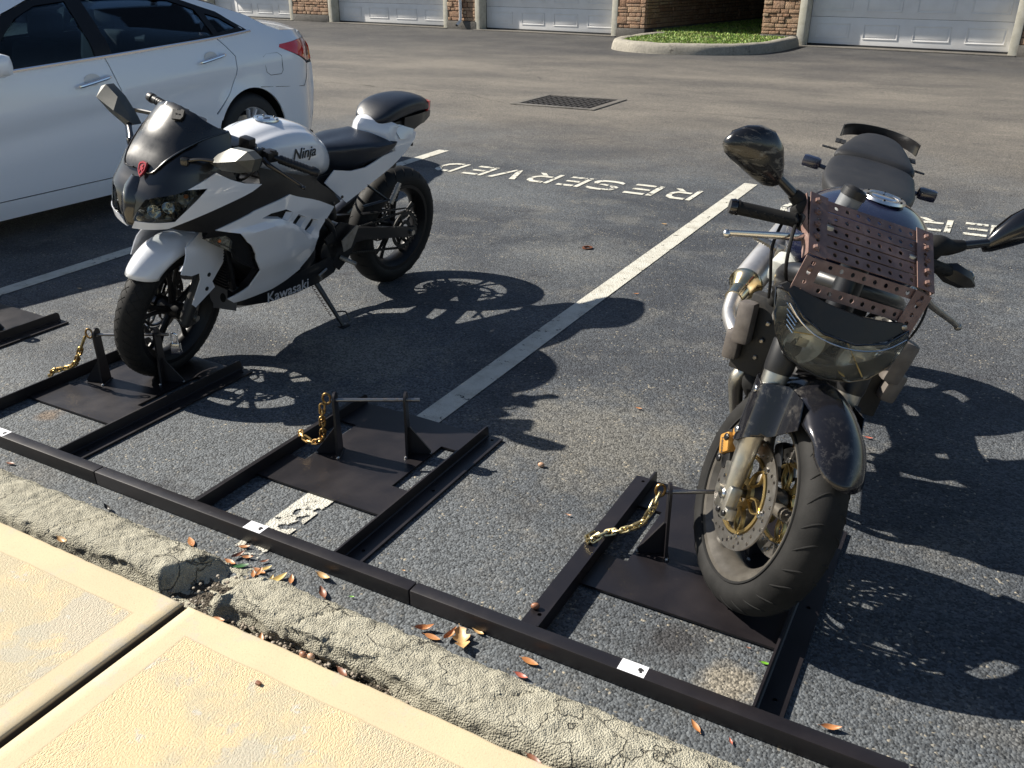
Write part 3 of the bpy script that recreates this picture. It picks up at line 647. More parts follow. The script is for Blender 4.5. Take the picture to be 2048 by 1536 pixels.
# ================= MOTORCYCLE RACK =================
NRM=Vector((.905,.425,0)).normalized(); DIR=Vector((-NRM.y,NRM.x,0))   # locking pin axis, bracket face direction
def bracket(parent,o,sgn,wide=.072,h=.235):
    """upright lug with a round head and a hole for the pin, gusset on the outside"""
    m=MB(); T=Matrix((DIR,Vector((0,0,1)),NRM)).transposed().to_4x4(); T.translation=Vector(o)-NRM*.004
    w2,w1=wide/2,.026
    head=[(w1*math.cos(a),h-w1+w1*math.sin(a)) for a in [PI*k/12 for k in range(13)]]
    out=[(-w2,0),(w2,0),(w2*.92,.05),(w1,.12)]+head+[(-w1,.12),(-w2*.92,.05)]
    hole=[(.009*math.cos(a),h-.028+.009*math.sin(a)) for a in [2*PI*k/14 for k in range(14)]]
    m.plate(out,.008,T,[hole])
    g=Matrix((NRM*sgn,Vector((0,0,1)),DIR)).transposed().to_4x4(); g.translation=Vector(o)+NRM*sgn*.004-DIR*.004
    m.plate([(0,.001),(.075,.001),(.075,.012),(.005,.105),(0,.105)],.008,g)
    b=m.build('bracket','steel_black',parent)
    m=MB()
    for t in [k/9 for k in range(10)]:
        p=Vector(o)+DIR*(t-.5)*wide*.95-NRM*sgn*.006; m.sphere((p.x,p.y,o[2]+.002),.0045,6,(1,1,.7))
    m.build('weld_bead','steel_black',b)
    p=Vector(o)-DIR*w2-NRM*sgn*.003; MB().sphere((p.x,p.y,o[2]+.003),.006,8).build('weld_spot','weld',b); p=Vector(o)+NRM*sgn*.078; MB().sphere((p.x,p.y,o[2]+.003),.005,8).build('weld_spot','weld',b)
def rack(x0,ra,rb,label,sticker=True):
    """x0 = inner edge of the left angle iron; rack unit lies on the asphalt"""
    r=empty('motorcycle_rack',(x0+.27,1.95,0)); tag(r,label,'motorcycle rack','welded black steel rack units bolted in a row')
    O=Vector((-(x0+.27),-1.95,0)); XF[0]=Matrix.Translation(O)
    m=MB(); m.box(((ra+rb)/2,1.4945,.027),(rb-ra,.041,.050),b=.0045); 
    # shallow dents and open joint show as a dark gap between neighbouring rails
    m.build('front_rail','steel_black',r)
    for s in (-1,1):
        xv=x0 if s<0 else x0+.542
        m=MB(); L0,L1=1.5165,2.372
        T=Matrix((Vector((0,1,0)),Vector((0,0,1)),Vector((1,0,0)))).transposed().to_4x4(); T.translation=(xv-.003,0,0)
        out=[(L0,.004),(L1,.004),(L1,.034),(L1-.004,.044),(L1-.012,.050),(L0,.050)]
        m.plate(out,.006,T)
        T2=Matrix.Translation((0,0,.0035)); xa,xb=(xv-.066,xv-.003) if s<0 else (xv+.003,xv+.062)
        holes=[[(((xa+xb)/2)+.006*math.cos(a),yy+.006*math.sin(a)) for a in [2*PI*k/12 for k in range(12)]] for yy in (1.60,1.965,2.345)]
        m.plate([(xa,L0),(xb,L0),(xb,L1),(xa,L1)],.0065,T2,holes)
        # fillet of the angle
        fx=xv-.003 if s<0 else xv+.003
        m.tube([(fx,L0,.0105),(fx,L1,.0105)],.004,6)
        o=m.build('side_rail','steel_black',r)
        MB().sphere((xv,1.518,.018),.006,8).build('weld_spot','weld',o)
    # base plate with two rectangular cut-outs
    a,b=x0+.0035,x0+.5385; m=MB()
    out=[(a,1.767),(b,1.767),(b,1.922),(x0+.442,1.922),(x0+.442,2.217),(b,2.217),(b,2.355),(a+.22,2.366),(a,2.362),(a,2.20),(x0+.082,2.20),(x0+.082,1.918),(a,1.918)]
    m.plate(out,.0065,Matrix.Translation((0,0,.006))); m.build('base_plate','steel_black',r)
    # faint sandy scrape marks
    bracket(r,(x0+.161,2.006,.0125),-1); bracket(r,(x0+.369,2.122,.0125),1)
    if sticker:
        cx=x0+.265; m=MB(); m.box((cx,1.4945,.0524),(.066,.0385,.0006)); st=m.build('sticker','label_white',r,smooth=0)
        m=MB(); 
        for k,(lw) in enumerate((.026,.022,.024)): m.box((cx-.008,1.503-.006*k,.0530),(lw,.0012,.0003))
        m.build('sticker_print','ink_grey',st,smooth=0)
        m=MB(); T=Matrix.Translation((cx+.019,1.4945,.0530))
        m.plate([(-.007,.006),(-.002,.009),(.005,.006),(.008,.001),(.003,-.001),(.006,-.006),(0,-.009),(-.003,-.003),(-.007,-.002)],.0003,T); m.build('sticker_emblem','ink_black',st,smooth=0)
    XF[0]=Matrix.Identity(4); return r
rack(-4.322,-4.80,-3.592,'empty black steel rack unit at the far left edge, farthest from the dark motorcycle',True)
rack(-3.147,-3.589,-2.367,'black steel rack unit clamping the front wheel of the white motorcycle',True)
rack(-1.945,-2.364,-1.1225,'empty black steel rack unit lying across the painted bay line between the two motorcycles',True)
rack(-.763,-1.1195,.102,'black steel rack unit clamping the front wheel of the dark motorcycle',True)
rack(.46,.105,1.32,'black steel rack unit at the right, past the dark motorcycle',True)
def pin(x0,label,chain,mat='chain_gold',tipped=0):
    h=.0125+.235-.028
    A=Vector((x0+.161,2.006,h)); B=Vector((x0+.369,2.122,h)); d=(B-A).normalized()
    a=A-d*.012; b=B+d*.048
    p=empty('locking_pin',a); tag(p,label,'locking pin','locking pins on chains'); XF[0]=Matrix.Translation(-a)
    m=MB(); m.tube([a,b],.0062,14); m.build('rod','rod_steel',p)
    # eye ring welded to the rod end
    m=MB(); ec=a-d*.015+Vector((0,0,.005)); R=Matrix((d,Vector((0,0,1)),d.cross(Vector((0,0,1))))).transposed()
    m.tube([ec+R@Vector((.013*math.cos(t),.019*math.sin(t),0)) for t in [2*PI*k/18 for k in range(18)]],.0042,8,loop=True); m.build('eye_ring','chain_rust' ,p)
    # chain: individual links following the path
    P=[Vector(q) for q in chain]; L=[0]
    for u,v in zip(P,P[1:]): L.append(L[-1]+(v-u).length)
    pitch=.0235; n=int(L[-1]/pitch); 
    def at(s):
        for i in range(len(P)-1):
            if s<=L[i+1] or i==len(P)-2:
                t=(s-L[i])/(L[i+1]-L[i]); return P[i].lerp(P[i+1],t)
    ch=None
    for k in range(n):
        c=at((k+.5)*pitch); t=(at((k+1)*pitch)-at(k*pitch)).normalized()
        u=Vector((0,0,1)) if abs(t.z)<.85 else Vector((1,0,0)); u=(u-t*u.dot(t)).normalized(); v=t.cross(u)
        an=(PI/4 if k%2 else -PI/4)+random.uniform(-.25,.25); u,v=u*math.cos(an)+v*math.sin(an),v*math.cos(an)-u*math.sin(an)
        m=MB(); hl,hw=.0105,.0085; pts=[]
        for q in range(16):
            a_=2*PI*q/16; pts.append(c+t*(hw*math.cos(a_)+(hl if math.cos(a_)>0 else -hl))+u*hw*math.sin(a_))
        m.tube(pts,.0038,7,loop=True)
        o=m.build('chain_link',mat,p)
    XF[0]=Matrix.Identity(4); return p
pin(-3.147,'steel pin through the white motorcycle front wheel, gold chain trailing over the rail',[(-2.992,1.958,.222),(-2.995,1.938,.19),(-3.015,1.93,.15),(-3.06,1.94,.105),(-3.11,1.945,.075),(-3.15,1.937,.062),(-3.19,1.925,.050),(-3.215,1.92,.025),(-3.235,1.93,.010)])
pin(-1.945,'bare steel pin across the empty rack unit, rusty gold chain hanging beside it',[(-1.80,1.96,.215),(-1.802,1.955,.17),(-1.803,1.955,.125),(-1.812,1.958,.088),(-1.84,1.962,.064),(-1.873,1.966,.054),(-1.905,1.97,.058),(-1.935,1.985,.062),(-1.947,2.00,.06)],'chain_rust')
pin(-.763,'steel pin through the dark motorcycle front wheel, gold chain on the rail',[(-.628,1.985,.215),(-.632,1.95,.185),(-.655,1.945,.135),(-.69,1.955,.10),(-.72,1.96,.078),(-.75,1.955,.066),(-.775,1.945,.055),(-.795,1.938,.035),(-.812,1.945,.02),(-.825,1.965,.015),(-.815,1.985,.018),(-.80,1.99,.022)],'chain_brass')
# padlock on the pin beside the white motorcycle
pl=empty('padlock',(-2.722,2.158,.150)); tag(pl,'small laminated padlock hanging from the pin end beside the white motorcycle wheel','padlock'); pl.rotation_euler=(0,0,.42)
m=MB(); m.box((0,0,.012),(.040,.020,.036),b=.004); m.build('lock_body','silver_bright',pl)
m=MB(); m.box((0,0,-.009),(.042,.022,.008),b=.002); m.build('lock_bumper','paint_midnight',pl)
m=MB(); m.tube([(-.012,0,.028),(-.012,0,.060),(-.008,0,.070),(0,0,.073),(.008,0,.070),(.012,0,.060),(.012,0,.028)],.0035,8,smooth=3); m.build('shackle','chrome',pl)
# ================= MOTORCYCLE HELPERS =================
def frame(th,ph,o):
    f=Vector((math.cos(th),math.sin(th),0)); l=Vector((-math.sin(th),math.cos(th),0)); u=Vector((0,0,1))
    L=l*math.cos(ph)-u*math.sin(ph); U=u*math.cos(ph)+l*math.sin(ph)
    M=Matrix((f,L,U)).transposed().to_4x4(); M.translation=Vector(o); return M
def steer_mat(wb,trail,rake,de):
    ax=Vector((-math.sin(rake),0,math.cos(rake))); p=Vector((wb+trail,0,0))
    return Matrix.Translation(p)@Matrix.Rotation(de,4,ax)@Matrix.Translation(-p)
def wheel(root,c,R,W,rimmat,spoke,tyremat,groove=None,discs=(),disc_r=.148,rr=.222,hubw=.05,discmat='disc_steel',carrier='black_satin',name='wheel'):
    """c = centre in bike space; builds rim (part) with tyre, discs (sub-parts)"""
    T=Matrix.Translation(c); S0=XF[0]; XF[0]=S0@T
    m=MB(); hw=W*.36
    prof=[(rr+.006,-hw-.006),(rr+.008,-hw),(rr-.004,-hw+.004),(rr-.012,-hw+.012),(rr-.028,-hw*.35),(rr-.030,0),(rr-.028,hw*.35),(rr-.012,hw-.012),(rr-.004,hw-.004),(rr+.008,hw),(rr+.006,hw+.006),(rr-.010,hw+.004),(rr-.020,hw-.008),(rr-.037,hw*.35),(rr-.040,0),(rr-.037,-hw*.35),(rr-.020,-hw+.008),(rr-.010,-hw-.004)]
    m.lathe(prof,None,72,loop=True)
    m.lathe([(.012,-hubw),(.034,-hubw),(.038,-hubw*.6),(.030,0),(.038,hubw*.6),(.034,hubw),(.012,hubw)],None,28)
    ns,kind=spoke
    for k in range(ns):
        a=2*PI*k/ns+.3
        if kind=='twin':
            for da in (-.16,.16):
                a1=a+da*.35; a2=a+da*1.05
                m.tube([(.030*math.cos(a1),0,.030*math.sin(a1)),(.12*math.cos((a1+a2)/2),0,.12*math.sin((a1+a2)/2)),((rr-.034)*math.cos(a2),0,(rr-.034)*math.sin(a2))],[.013,.0085,.012],8,smooth=3,flat=1.0)
        else:
            pts=[(.028,0),(.08,0),(.14,0),(.17,0),(rr-.034,0)]
            m.tube([(r*math.cos(a+.06*(r/.2)),0,r*math.sin(a+.06*(r/.2))) for r,_ in pts],[.026,.019,.017,.022,.036],12,smooth=3)
    rim=m.build(name,rimmat,root,smooth=40)
    m=MB(); m.tube([((rr+.005)*math.cos(q),-hw-.007,(rr+.005)*math.sin(q)) for q in [2*PI*k/60 for k in range(60)]],.0042,6,loop=True); m.build('rim_edge','groove',rim)
    m=MB(); pr=[]
    b=rr-.002
    for k in range(25):
        t=PI*k/24; # from one bead over the crown to the other
        y=-math.cos(t)*W/2; z=math.sin(t)
        pr.append((b+(R-b)*(z**.72),y*(1 if z>.35 else .86+.14*z/.35)))
    pr=[(b-.004,-hw+.006)]+[(b+.004,-hw-.003)]+pr[1:-1]+[(b+.004,hw+.003),(b-.004,hw-.006)]
    m.lathe(pr,None,96,loop=True)
    ty=m.build('tyre',tyremat,rim,smooth=60)
    if groove:
        n,style=groove; m=MB(); E=(R-b)
        def surf(ang,t,off=.0002):
            y=-math.cos(t)*W/2; z=math.sin(t); r=b+E*(z**.72)+off; return Vector((r*math.cos(ang),y*(1 if z>.35 else .86+.14*z/.35),r*math.sin(ang)))
        for k in range(n):
            a=2*PI*k/n
            if style=='rain':
                for s in (0,1):
                    pts=[]
                    for j in range(8):
                        u=j/7; t=PI*(.17+.25*u); 
                        if s: t=PI-t
                        aa=a+(PI/n if s else 0)+ .10*math.sin(u*PI*.5)+.02*u*(1 if k%2 else -1)
                        pts.append(surf(aa,t))
                    m.tube(pts,[.0006]+[.0021]*5+[.0016,.0006],6)
            else:  # crosshatch
                for s in (0,1):
                    for dirn in (1,-1):
                        pts=[]
                        for j in range(9):
                            u=j/8; t=PI*(.14+.30*u); 
                            if s: t=PI-t
                            pts.append(surf(a+dirn*(.16*u-.05),t))
                        m.tube(pts,.0013,5)
        m.build('tread_grooves','groove',rim,smooth=60)
    for y,side in discs:
        m=MB(); ri=disc_r-.038
        def ann(ro,rin,th,holes):
            m2=MB(); q=72
            out=[(ro*math.cos(2*PI*k/q),ro*math.sin(2*PI*k/q)) for k in range(q)]
            ho=[[(rin*math.cos(2*PI*k/q),rin*math.sin(2*PI*k/q)) for k in range(q)]]+holes
            m2.plate(out,th,Matrix(((1,0,0),(0,0,1),(0,1,0))).to_4x4(),ho); return m2
        holes=[]
        for k in range(42):
            a=2*PI*k/42; r=disc_r-.009-(k%3)*.0100
            holes.append([(r*math.cos(a)+.0050*math.cos(t),r*math.sin(a)+.0050*math.sin(t)) for t in [2*PI*j/8 for j in range(8)]])
        XF[0]=S0@T@Matrix.Translation((0,y-.0025,0))
        d=ann(disc_r,ri,.005,holes).build('brake_disc',discmat,rim)
        m=MB(); q=72
        rc=ri-.005; rin=ri-.026
        m.lathe([(rc,-.002),(rc,.006),(rin+.012,.006),(rin+.012,-.002)],None,48,loop=True)
        for k in range(6):
            a=2*PI*k/6+.2
            m.tube([(rc*math.cos(a),.002,rc*math.sin(a)),(.07*math.cos(a+.25),.002,.07*math.sin(a+.25)),(.036*math.cos(a+.1),.002,.036*math.sin(a+.1))],[.009,.0065,.010],6,smooth=3,flat=.5)
            m.tube([(rc*math.cos(a),.002,rc*math.sin(a)),(.075*math.cos(a-.22),.002,.075*math.sin(a-.22)),(.036*math.cos(a-.05),.002,.036*math.sin(a-.05))],[.009,.006,.008],6,smooth=3,flat=.5)
        m.lathe([(.024,-.002),(.042,-.002),(.042,.008),(.024,.008)],None,28,loop=True)
        m.build('disc_carrier',carrier,rim)
        m=MB()
        for k in range(6):
            a=2*PI*k/6+.2; m.lathe([(.003,-.004),(.0095,-.004),(.0095,.009),(.003,.009)],Matrix.Translation((ri*math.cos(a),0,ri*math.sin(a))),12,loop=True)
        m.build('disc_bobbins','silver_bright',rim)
    XF[0]=S0; return rim
def bolt(m,c,r,n=(0,1,0),h=.004):
    c=Vector(c);n=Vector(n).normalized(); m.tube([c-n*.001,c+n*h*.6,c+n*h],[r,r,r*.7],12)
def lofts(m,secs,n=24):
    """secs: (x, centre_z, half_w, top_h, bot_h, px, [dz]) superellipse cross-sections in the y-z plane"""
    rings=[]
    for (x,zc,w,ht,hb,e) in secs:
        r=[]
        for k in range(n):
            a=2*PI*k/n; c=math.cos(a);s=math.sin(a)
            y=w*abs(c)**(2/e)*(1 if c>=0 else -1); z=(ht if s>=0 else hb)*abs(s)**(2/e)*(1 if s>=0 else -1)
            r.append((x,y,zc+z))
        rings.append(r)
    return m.ring(rings)
# ================= WHITE SPORT MOTORCYCLE =================
NJ=dict(o=(-2.7704,3.6451,0),th=-1.63549,ph=.14645,de=.23436,wb=1.405,rake=rad(27),trail=.093)
# fairing shell: a = turn from the centre ridge to the flank, z = height
def lt(tab,v):
    if v<=tab[0][0]: return tab[0][1]
    for (a,p),(b,q) in zip(tab,tab[1:]):
        if v<=b:
            t=(v-a)/(b-a); t=t*t*(3-2*t)*.35+t*.65
            return p+(q-p)*t
    return tab[-1][1]
RIDGE=[(.15,1.42),(.35,1.44),(.55,1.50),(.66,1.545),(.72,1.556),(.80,1.54),(.88,1.49),(.98,1.42),(1.12,1.30)]
WID=[(.15,.11),(.25,.14),(.35,.17),(.5,.21),(.65,.235),(.8,.235),(.9,.21),(1.0,.175),(1.12,.13)]
LEN=[(.15,.25),(.5,.3),(.65,.38),(.8,.36),(.9,.26),(1.0,.2),(1.12,.14)]
EXP=[(.55,.62),(.66,1.3),(.84,1.5),(.91,1.5),(.99,1.1)]
def shellS(a,z,off=0.0):
    r=lt(RIDGE,z); w=lt(WID,z); L=lt(LEN,z); e=lt(EXP,z)
    if a<1:
        th=a*PI/2; x=r-L*(1-math.cos(th))**e; y=w*math.sin(th); n=(math.cos(th),math.sin(th))
    else:
        x=r-L-(a-1)*.5; t=min(1,max(0,(1.05-x)/.5)); y=w*(1-.38*t*t*(3-2*t)); n=(0,1)
    return Vector((x+off*n[0],y+off*n[1],z))
def half(sgn,d=0):
    return lambda a,z,o: (lambda p: Vector((p.x,p.y*sgn,p.z)))(shellS(max(a,0),z,o+d))
def full(d=0):
    def f(a,z,o):
        p=shellS(abs(a),z,o+d); return Vector((p.x,p.y if a>=0 else -p.y,p.z))
    return f
DU=.33
def shellpart(name,mat,root,outline,thick=.006,d=0,holes=(),step=.022,sides=(1,-1),smooth=50):
    for s in sides:
        m=MB(); m.poly(outline,half(s,d),thick,holes,step,DU,1); o=m.build(name,mat,root,smooth=smooth)
        if s==sides[0]: r=o
    return r
def sympart(name,mat,root,halfout,thick=.005,d=0,step=.022,smooth=60):
    """half outline runs from the ridge (a=0) round and back to the ridge"""
    P=list(halfout)+[(-a,z) for a,z in reversed(halfout) if a>1e-6]
    m=MB(); m.poly(P,full(d),thick,(),step,DU,1); return m.build(name,mat,root,smooth=smooth)
def white_bike():
    B=frame(NJ['th'],NJ['ph'],NJ['o']); root=empty('motorcycle',mat=B)
    tag(root,'white and black fully faired sport motorcycle with red shield badge, leaning on its stand','motorcycle')
    S=steer_mat(NJ['wb'],NJ['trail'],NJ['rake'],NJ['de'])
    # --- wheels ---
    XF[0]=Matrix.Identity(4)
    wheel(root,(0,0,.312),.312,.140,'trim_black',(5,'twin'),'rubber',(26,'rain'),discs=((-.075,-1),),disc_r=.11,discmat='disc_dark',name='rear_wheel')
    XF[0]=S
    wheel(root,(1.405,0,.293),.293,.112,'trim_black',(5,'twin'),'rubber',(44,'hatch'),discs=((-.062,-1),),disc_r=.145,discmat='disc_dark',name='front_wheel')
    # --- fork ---
    ra=NJ['rake']; ax=Vector((-math.sin(ra),0,math.cos(ra))); A=Vector((1.43,0,.285))
    for s in (1,-1):
        o_=Vector((0,s*.088,0)); m=MB(); m.tube([A+o_-ax*.02,A+o_+ax*.05,A+o_+ax*.27],[.024,.027,.0255],16); m.box(A+o_-ax*.005-Vector((.025,0,0)),(.07,.03,.06),b=.008)
        fk=m.build('fork_leg','black_dusty',root)
        m=MB(); m.tube([A+o_+ax*.26,A+o_+ax*.66],.0185,16); m.build('fork_tube','frame_black',fk)
    m=MB(); m.tube([(1.405,-.125,.293),(1.405,.125,.293)],.013,14); m.build('front_axle','silver',root)
    m=MB(); m.box(A+ax*.50,(.09,.24,.035),rot=(0,ra*-1,0),b=.01); m.build('fork_clamp','frame_black',root)
    m=MB(); m.box((1.30,-.10,.36),(.10,.05,.07),rot=(0,-.5,0),b=.015); m.build('brake_caliper','black_satin',root)
    # --- front mudguard ---
    C=Vector((1.405,0,.293)); m=MB(); rows=[]
    for i in range(25):
        t=i/24; th=rad(44+t*92); w=.066+.012*math.sin(t*PI); rows.append([])
        for k in range(-8,9):
            u=k/8; a=u*rad(88); r=.322+.018*math.sin(t*PI)**.5
            y=w*math.sin(a)*(1.0); rr=r-.062*(1-math.cos(a))**.9*(1.0 if t<.85 else 1)
            # lower front corners sweep back
            tt=th+(.0 if t>.3 else (.3-t)*.55*abs(u)**2)
            rows[-1].append((C.x+rr*math.cos(tt),y,C.z+rr*math.sin(tt)))
    n=len(rows[0]); m.add([p for r in rows for p in r],[(i*n+k,i*n+k+1,(i+1)*n+k+1,(i+1)*n+k) for i in range(24) for k in range(n-1)])
    g=m.build('front_mudguard','paint_white',root,smooth=60); g.modifiers.new('s','SOLIDIFY').thickness=.003
    for s in (1,-1):
        m=MB(); T=Matrix(((1,0,0,0),(0,0,1,s*.086-.002),(0,1,0,0),(0,0,0,1)))
        out=[(1.50,.525),(1.44,.497),(1.39,.492),(1.385,.46),(1.43,.365),(1.41,.345),(1.292,.392),(1.31,.425),(1.245,.487),(1.235,.53),(1.27,.60),(1.36,.650),(1.46,.62)]
        def fm(u,v,o,s=s): return Vector((u,s*(.090+.028*smooth01(.66,.58,v))+o*s,v))
        m.poly(out,fm,.004,(),.03); q=m.build('mudguard_stay','paint_white',root,smooth=50)
        mb=MB(); bolt(mb,(1.335,s*.119,.465),.009,(0,s,0)); mb.build('stay_bolt','frame_black',q)
        mb=MB(); bolt(mb,(1.345,s*.119,.405),.009,(0,s,0)); mb.build('stay_bolt','frame_black',q)
    # --- bars (steer with the wheel) ---
    for s in (1,-1):
        a,b=(Vector((1.105,.11,.935)),Vector((1.035,.368,.905))) if s>0 else (Vector((1.125,-.125,.970)),Vector((1.060,-.388,.975))); d=(b-a).normalized()
        m=MB(); m.tube([a,b-d*.02],.011,12); m.box(a,(.05,.05,.045),b=.01); m.build('handlebar','frame_black',root)
        m=MB(); m.tube([a+d*.125,b-d*.012],.0165,14)
        for k in range(9): q=a+d*(.13+.0125*k); m.tube([q,q+d*.005],.0178,14)
        m.tube([b-d*.012,b-d*.004,b+d*.012,b+d*.020],[.020,.0205,.0185,.012],16); m.build('grip','black_plastic',root)
        m=MB(); m.box(a+d*.085,(.052,.05,.042),rot=(0,0,-s*.27),b=.008); m.box(a+d*.10+Vector((0,0,.022)),(.022,.018,.012),b=.003); m.tube([a+d*.05,a+d*.06],.022,12); m.box(a+d*.055+Vector((.03,0,.01)),(.035,.03,.03),b=.006); m.build('switch_housing','black_plastic',root)
        m=MB(); m.tube([a+d*.09+Vector((.045,0,-.003)),a+d*.12+Vector((.062,0,-.01)),a+d*.18+Vector((.072,0,-.02)),b+Vector((.085,-s*.01,-.035)),b+Vector((.092,s*.012,-.038))],[.009,.008,.006,.006,.006],8,smooth=4,flat=1.4); m.sphere(b+Vector((.092,s*.014,-.038)),.0095,10); m.build('lever','black_satin',root)
    m=MB(); m.tube([(1.165,-.075,.955),(1.165,-.075,.995)],[.024,.026],16); m.tube([(1.165,-.075,.995),(1.165,-.075,1.005)],.028,16); m.build('brake_reservoir','black_plastic',root)
    m=MB(); m.box((1.13,.12,.965),(.045,.05,.045),b=.008); m.build('clutch_perch','black_plastic',root)
    m=MB()
    m.box((1.13,0,.94),(.10,.20,.03),b=.01); m.cyl((1.12,0,.95),(1.11,0,.975),.02); m.build('top_clamp','frame_black',root)
    for pts in ([(1.14,.12,.95),(1.19,.16,.93),(1.22,.13,.86),(1.2,.06,.78)],[(1.13,-.12,.95),(1.2,-.17,.93),(1.22,-.12,.86),(1.2,-.05,.78)],[(1.12,.18,.92),(1.16,.20,.90),(1.18,.15,.84),(1.12,.08,.80)]):
        MB().tube(pts,.005,8,smooth=6).build('cable','black_plastic',root)
    XF[0]=Matrix.Identity(4)
    # --- fairing ---
    scr=[(0,0.884),(0.06,0.884),(0.219,0.884),(0.329,0.928),(0.45,0.963),(0.645,0.999),(0.92,1.018),(0.453,1.077),(0.185,1.094),(0,1.098)]
    # instrument pod behind the screen
    m=MB(); m.box((1.245,0,.945),(.11,.20,.06),rot=(0,.6,0),b=.02); m.build('instrument_pod','black_plastic',root)
    sympart('windscreen','screen_dark',root,scr,.004,.006)
    m=MB(); m.tube([half(1)(a,z,.008) for a,z in scr[1:-2] if a<.95 and z<1.02],.0032,6,smooth=4); m.build('screen_trim','black_gloss',root)
    m=MB(); m.tube([half(-1)(a,z,.008) for a,z in scr[1:-2] if a<.95 and z<1.02],.0032,6,smooth=4); m.build('screen_trim','black_gloss',root)
    cowl=[(0,0.678),(0.039,0.68),(0.135,0.744),(0.23,0.795),(0.347,0.81),(0.512,0.823),(0.61,0.838),(0.721,0.865),(0.837,0.888),(0.912,0.856),(0.952,0.848),(0.965,0.948),(1,1),(0.95,1.02),(0.913,1.018),(0.645,0.999),(0.45,0.963),(0.329,0.928),(0.219,0.884),(0.06,0.884),(0,0.886)]
    sympart('upper_cowl','black_satin',root,cowl,.005,0)
    # raised centre beak
    m=MB(); bk=[(.684,.030,.004),(.73,.034,.006),(.78,.040,.010),(.82,.036,.009),(.86,.024,.007)]; rows=[]
    for z,wd,h in bk:
        a=wd/.235*2/PI; p=shellS(a,z,.001); q=shellS(0,z,h+.006); rows.append([(p.x,-p.y,z),(q.x-.001,-.008,z),(q.x,0,z),(q.x-.001,.008,z),(p.x,p.y,z)])
    m.ring(rows,closed=False); nb=m.build('nose_beak','black_gloss',root,smooth=20)
    hl=[(0.114,0.708),(0.15,0.732),(0.231,0.792),(0.348,0.808),(0.513,0.822),(0.61,0.837),(0.752,0.838),(0.665,0.797),(0.517,0.725)]
    for s in (1,-1):
        m=MB(); m.poly(hl,half(s,.001),.002,(),.02,DU,1); h=m.build('headlight','lens_smoke',root,smooth=60)
        m=MB(); m.poly(hl,half(s,-.034),.002,(),.03,DU,1); m.build('light_housing','lamp_mosaic',h)
        for (a,z,r) in ((.33,.757,.026),(.46,.775,.022)):
            p=shellS(a,z,-.030); n_=(shellS(a,z,0)-p).normalized(); p.y*=s; n_.y*=s
            q=n_.to_track_quat('Y','Z').to_matrix().to_4x4(); q.translation=p
            MB().lathe([(r,.026),(r*.9,.014),(r*.6,.004),(.004,.001)],q,20).build('reflector','chrome',h)
            MB().sphere(p+n_*.012,.007,10).build('bulb','silver_bright',h)
        p=shellS(.60,.812,-.015); MB().sphere((p.x,p.y*s,p.z),.009,10).build('marker_bulb','orange',h)
        for a,z in ((.38,.80),(.52,.80),(.50,.745)):
            p=shellS(a,z,-.022); MB().box((p.x,p.y*s,p.z),(.03,.004,.022),rot=(.3,.4,s*.8),b=.001).build('light_bezel','silver',h)
    chk=[(0.033,0.67),(0.113,0.707),(0.516,0.725),(0.665,0.796),(0.752,0.838),(0.61,0.839),(0.837,0.888),(0.912,0.856),(0.991,0.83),(1.131,0.814),(0.848,0.767),(0.447,0.697)]
    shellpart('cheek_panel','paint_white',root,chk,.006,.004)
    st=[(0.448,0.699),(0.848,0.768),(1.133,0.815),(1.154,0.844),(1.179,0.877),(1.36,0.843),(1.629,0.793),(1.783,0.778),(2.012,0.69),(2.213,0.597),(2.125,0.585),(1.749,0.674),(1.442,0.74),(1.042,0.715),(0.76,0.673),(0.717,0.665),(0.532,0.688)]
    shellpart('side_panel','black_plastic',root,st,.006,-.002)
    lo=[(0.76,0.673),(1.042,0.715),(1.442,0.74),(1.749,0.674),(2.118,0.587),(2.056,0.547),(1.875,0.457),(1.845,0.405),(1.688,0.352),(1.505,0.325),(1.318,0.306),(1.105,0.303),(0.835,0.305),(0.732,0.33),(1.015,0.37),(1.111,0.443),(1.046,0.532),(0.919,0.599),(0.888,0.645)]
    v1=[(1.092,0.676),(1.199,0.686),(1.363,0.684),(1.438,0.661),(1.369,0.628),(1.288,0.649)]
    v2=[(1.519,0.639),(1.657,0.604),(1.575,0.572),(1.434,0.611)]; v3=[(1.757,0.583),(1.894,0.557),(1.87,0.527),(1.789,0.51),(1.666,0.548)]
    # flank with a crease: panel swells outwards below the vents
    def flank(s):
        def f(a,z,o):
            zl=lt([(.7,.672),(1.29,.650),(1.37,.628),(1.87,.503),(2.2,.47)],a)
            d=.004+.020*max(0,min(1,(zl-z)/.022))*max(0,min(1,(z-.29)/.16))*max(0,min(1,(2.12-a)/.35))*max(0,min(1,(a-.70)/.25))
            p=shellS(a,z,o+d); return Vector((p.x,p.y*s,p.z))
        return f
    for s in (1,-1):
        m=MB(); m.poly(lo,flank(s),.007,[v1,v2,v3],.013,DU,1); lf=m.build('lower_fairing','paint_white',root,smooth=24)
        for vv in (v1,v2,v3):
            m=MB(); cx=sum(p[0] for p in vv)/len(vv); cz=sum(p[1] for p in vv)/len(vv)
            big=[(cx+(p[0]-cx)*1.12,cz+(p[1]-cz)*1.15) for p in vv]
            m.poly(big,half(s,-.022),.002,(),.03,DU,1); m.build('vent_back','hole_dark',lf)
            # bevelled inner lip
            m=MB(); f=flank(s); rings=[]; q=len(vv)
            for p in vv: rings.append([f(p[0],p[1],-.001),f(cx+(p[0]-cx)*.72,cz+(p[1]-cz)*.72,-.022)])
            vs=[x for r in rings for x in r]
            keep=range(q//2,q) if vv is v1 else range(q)
            m.add(vs,[(2*i,2*((i+1)%q),2*((i+1)%q)+1,2*i+1) for i in keep]); m.build('vent_lip','paint_white',lf,smooth=0)
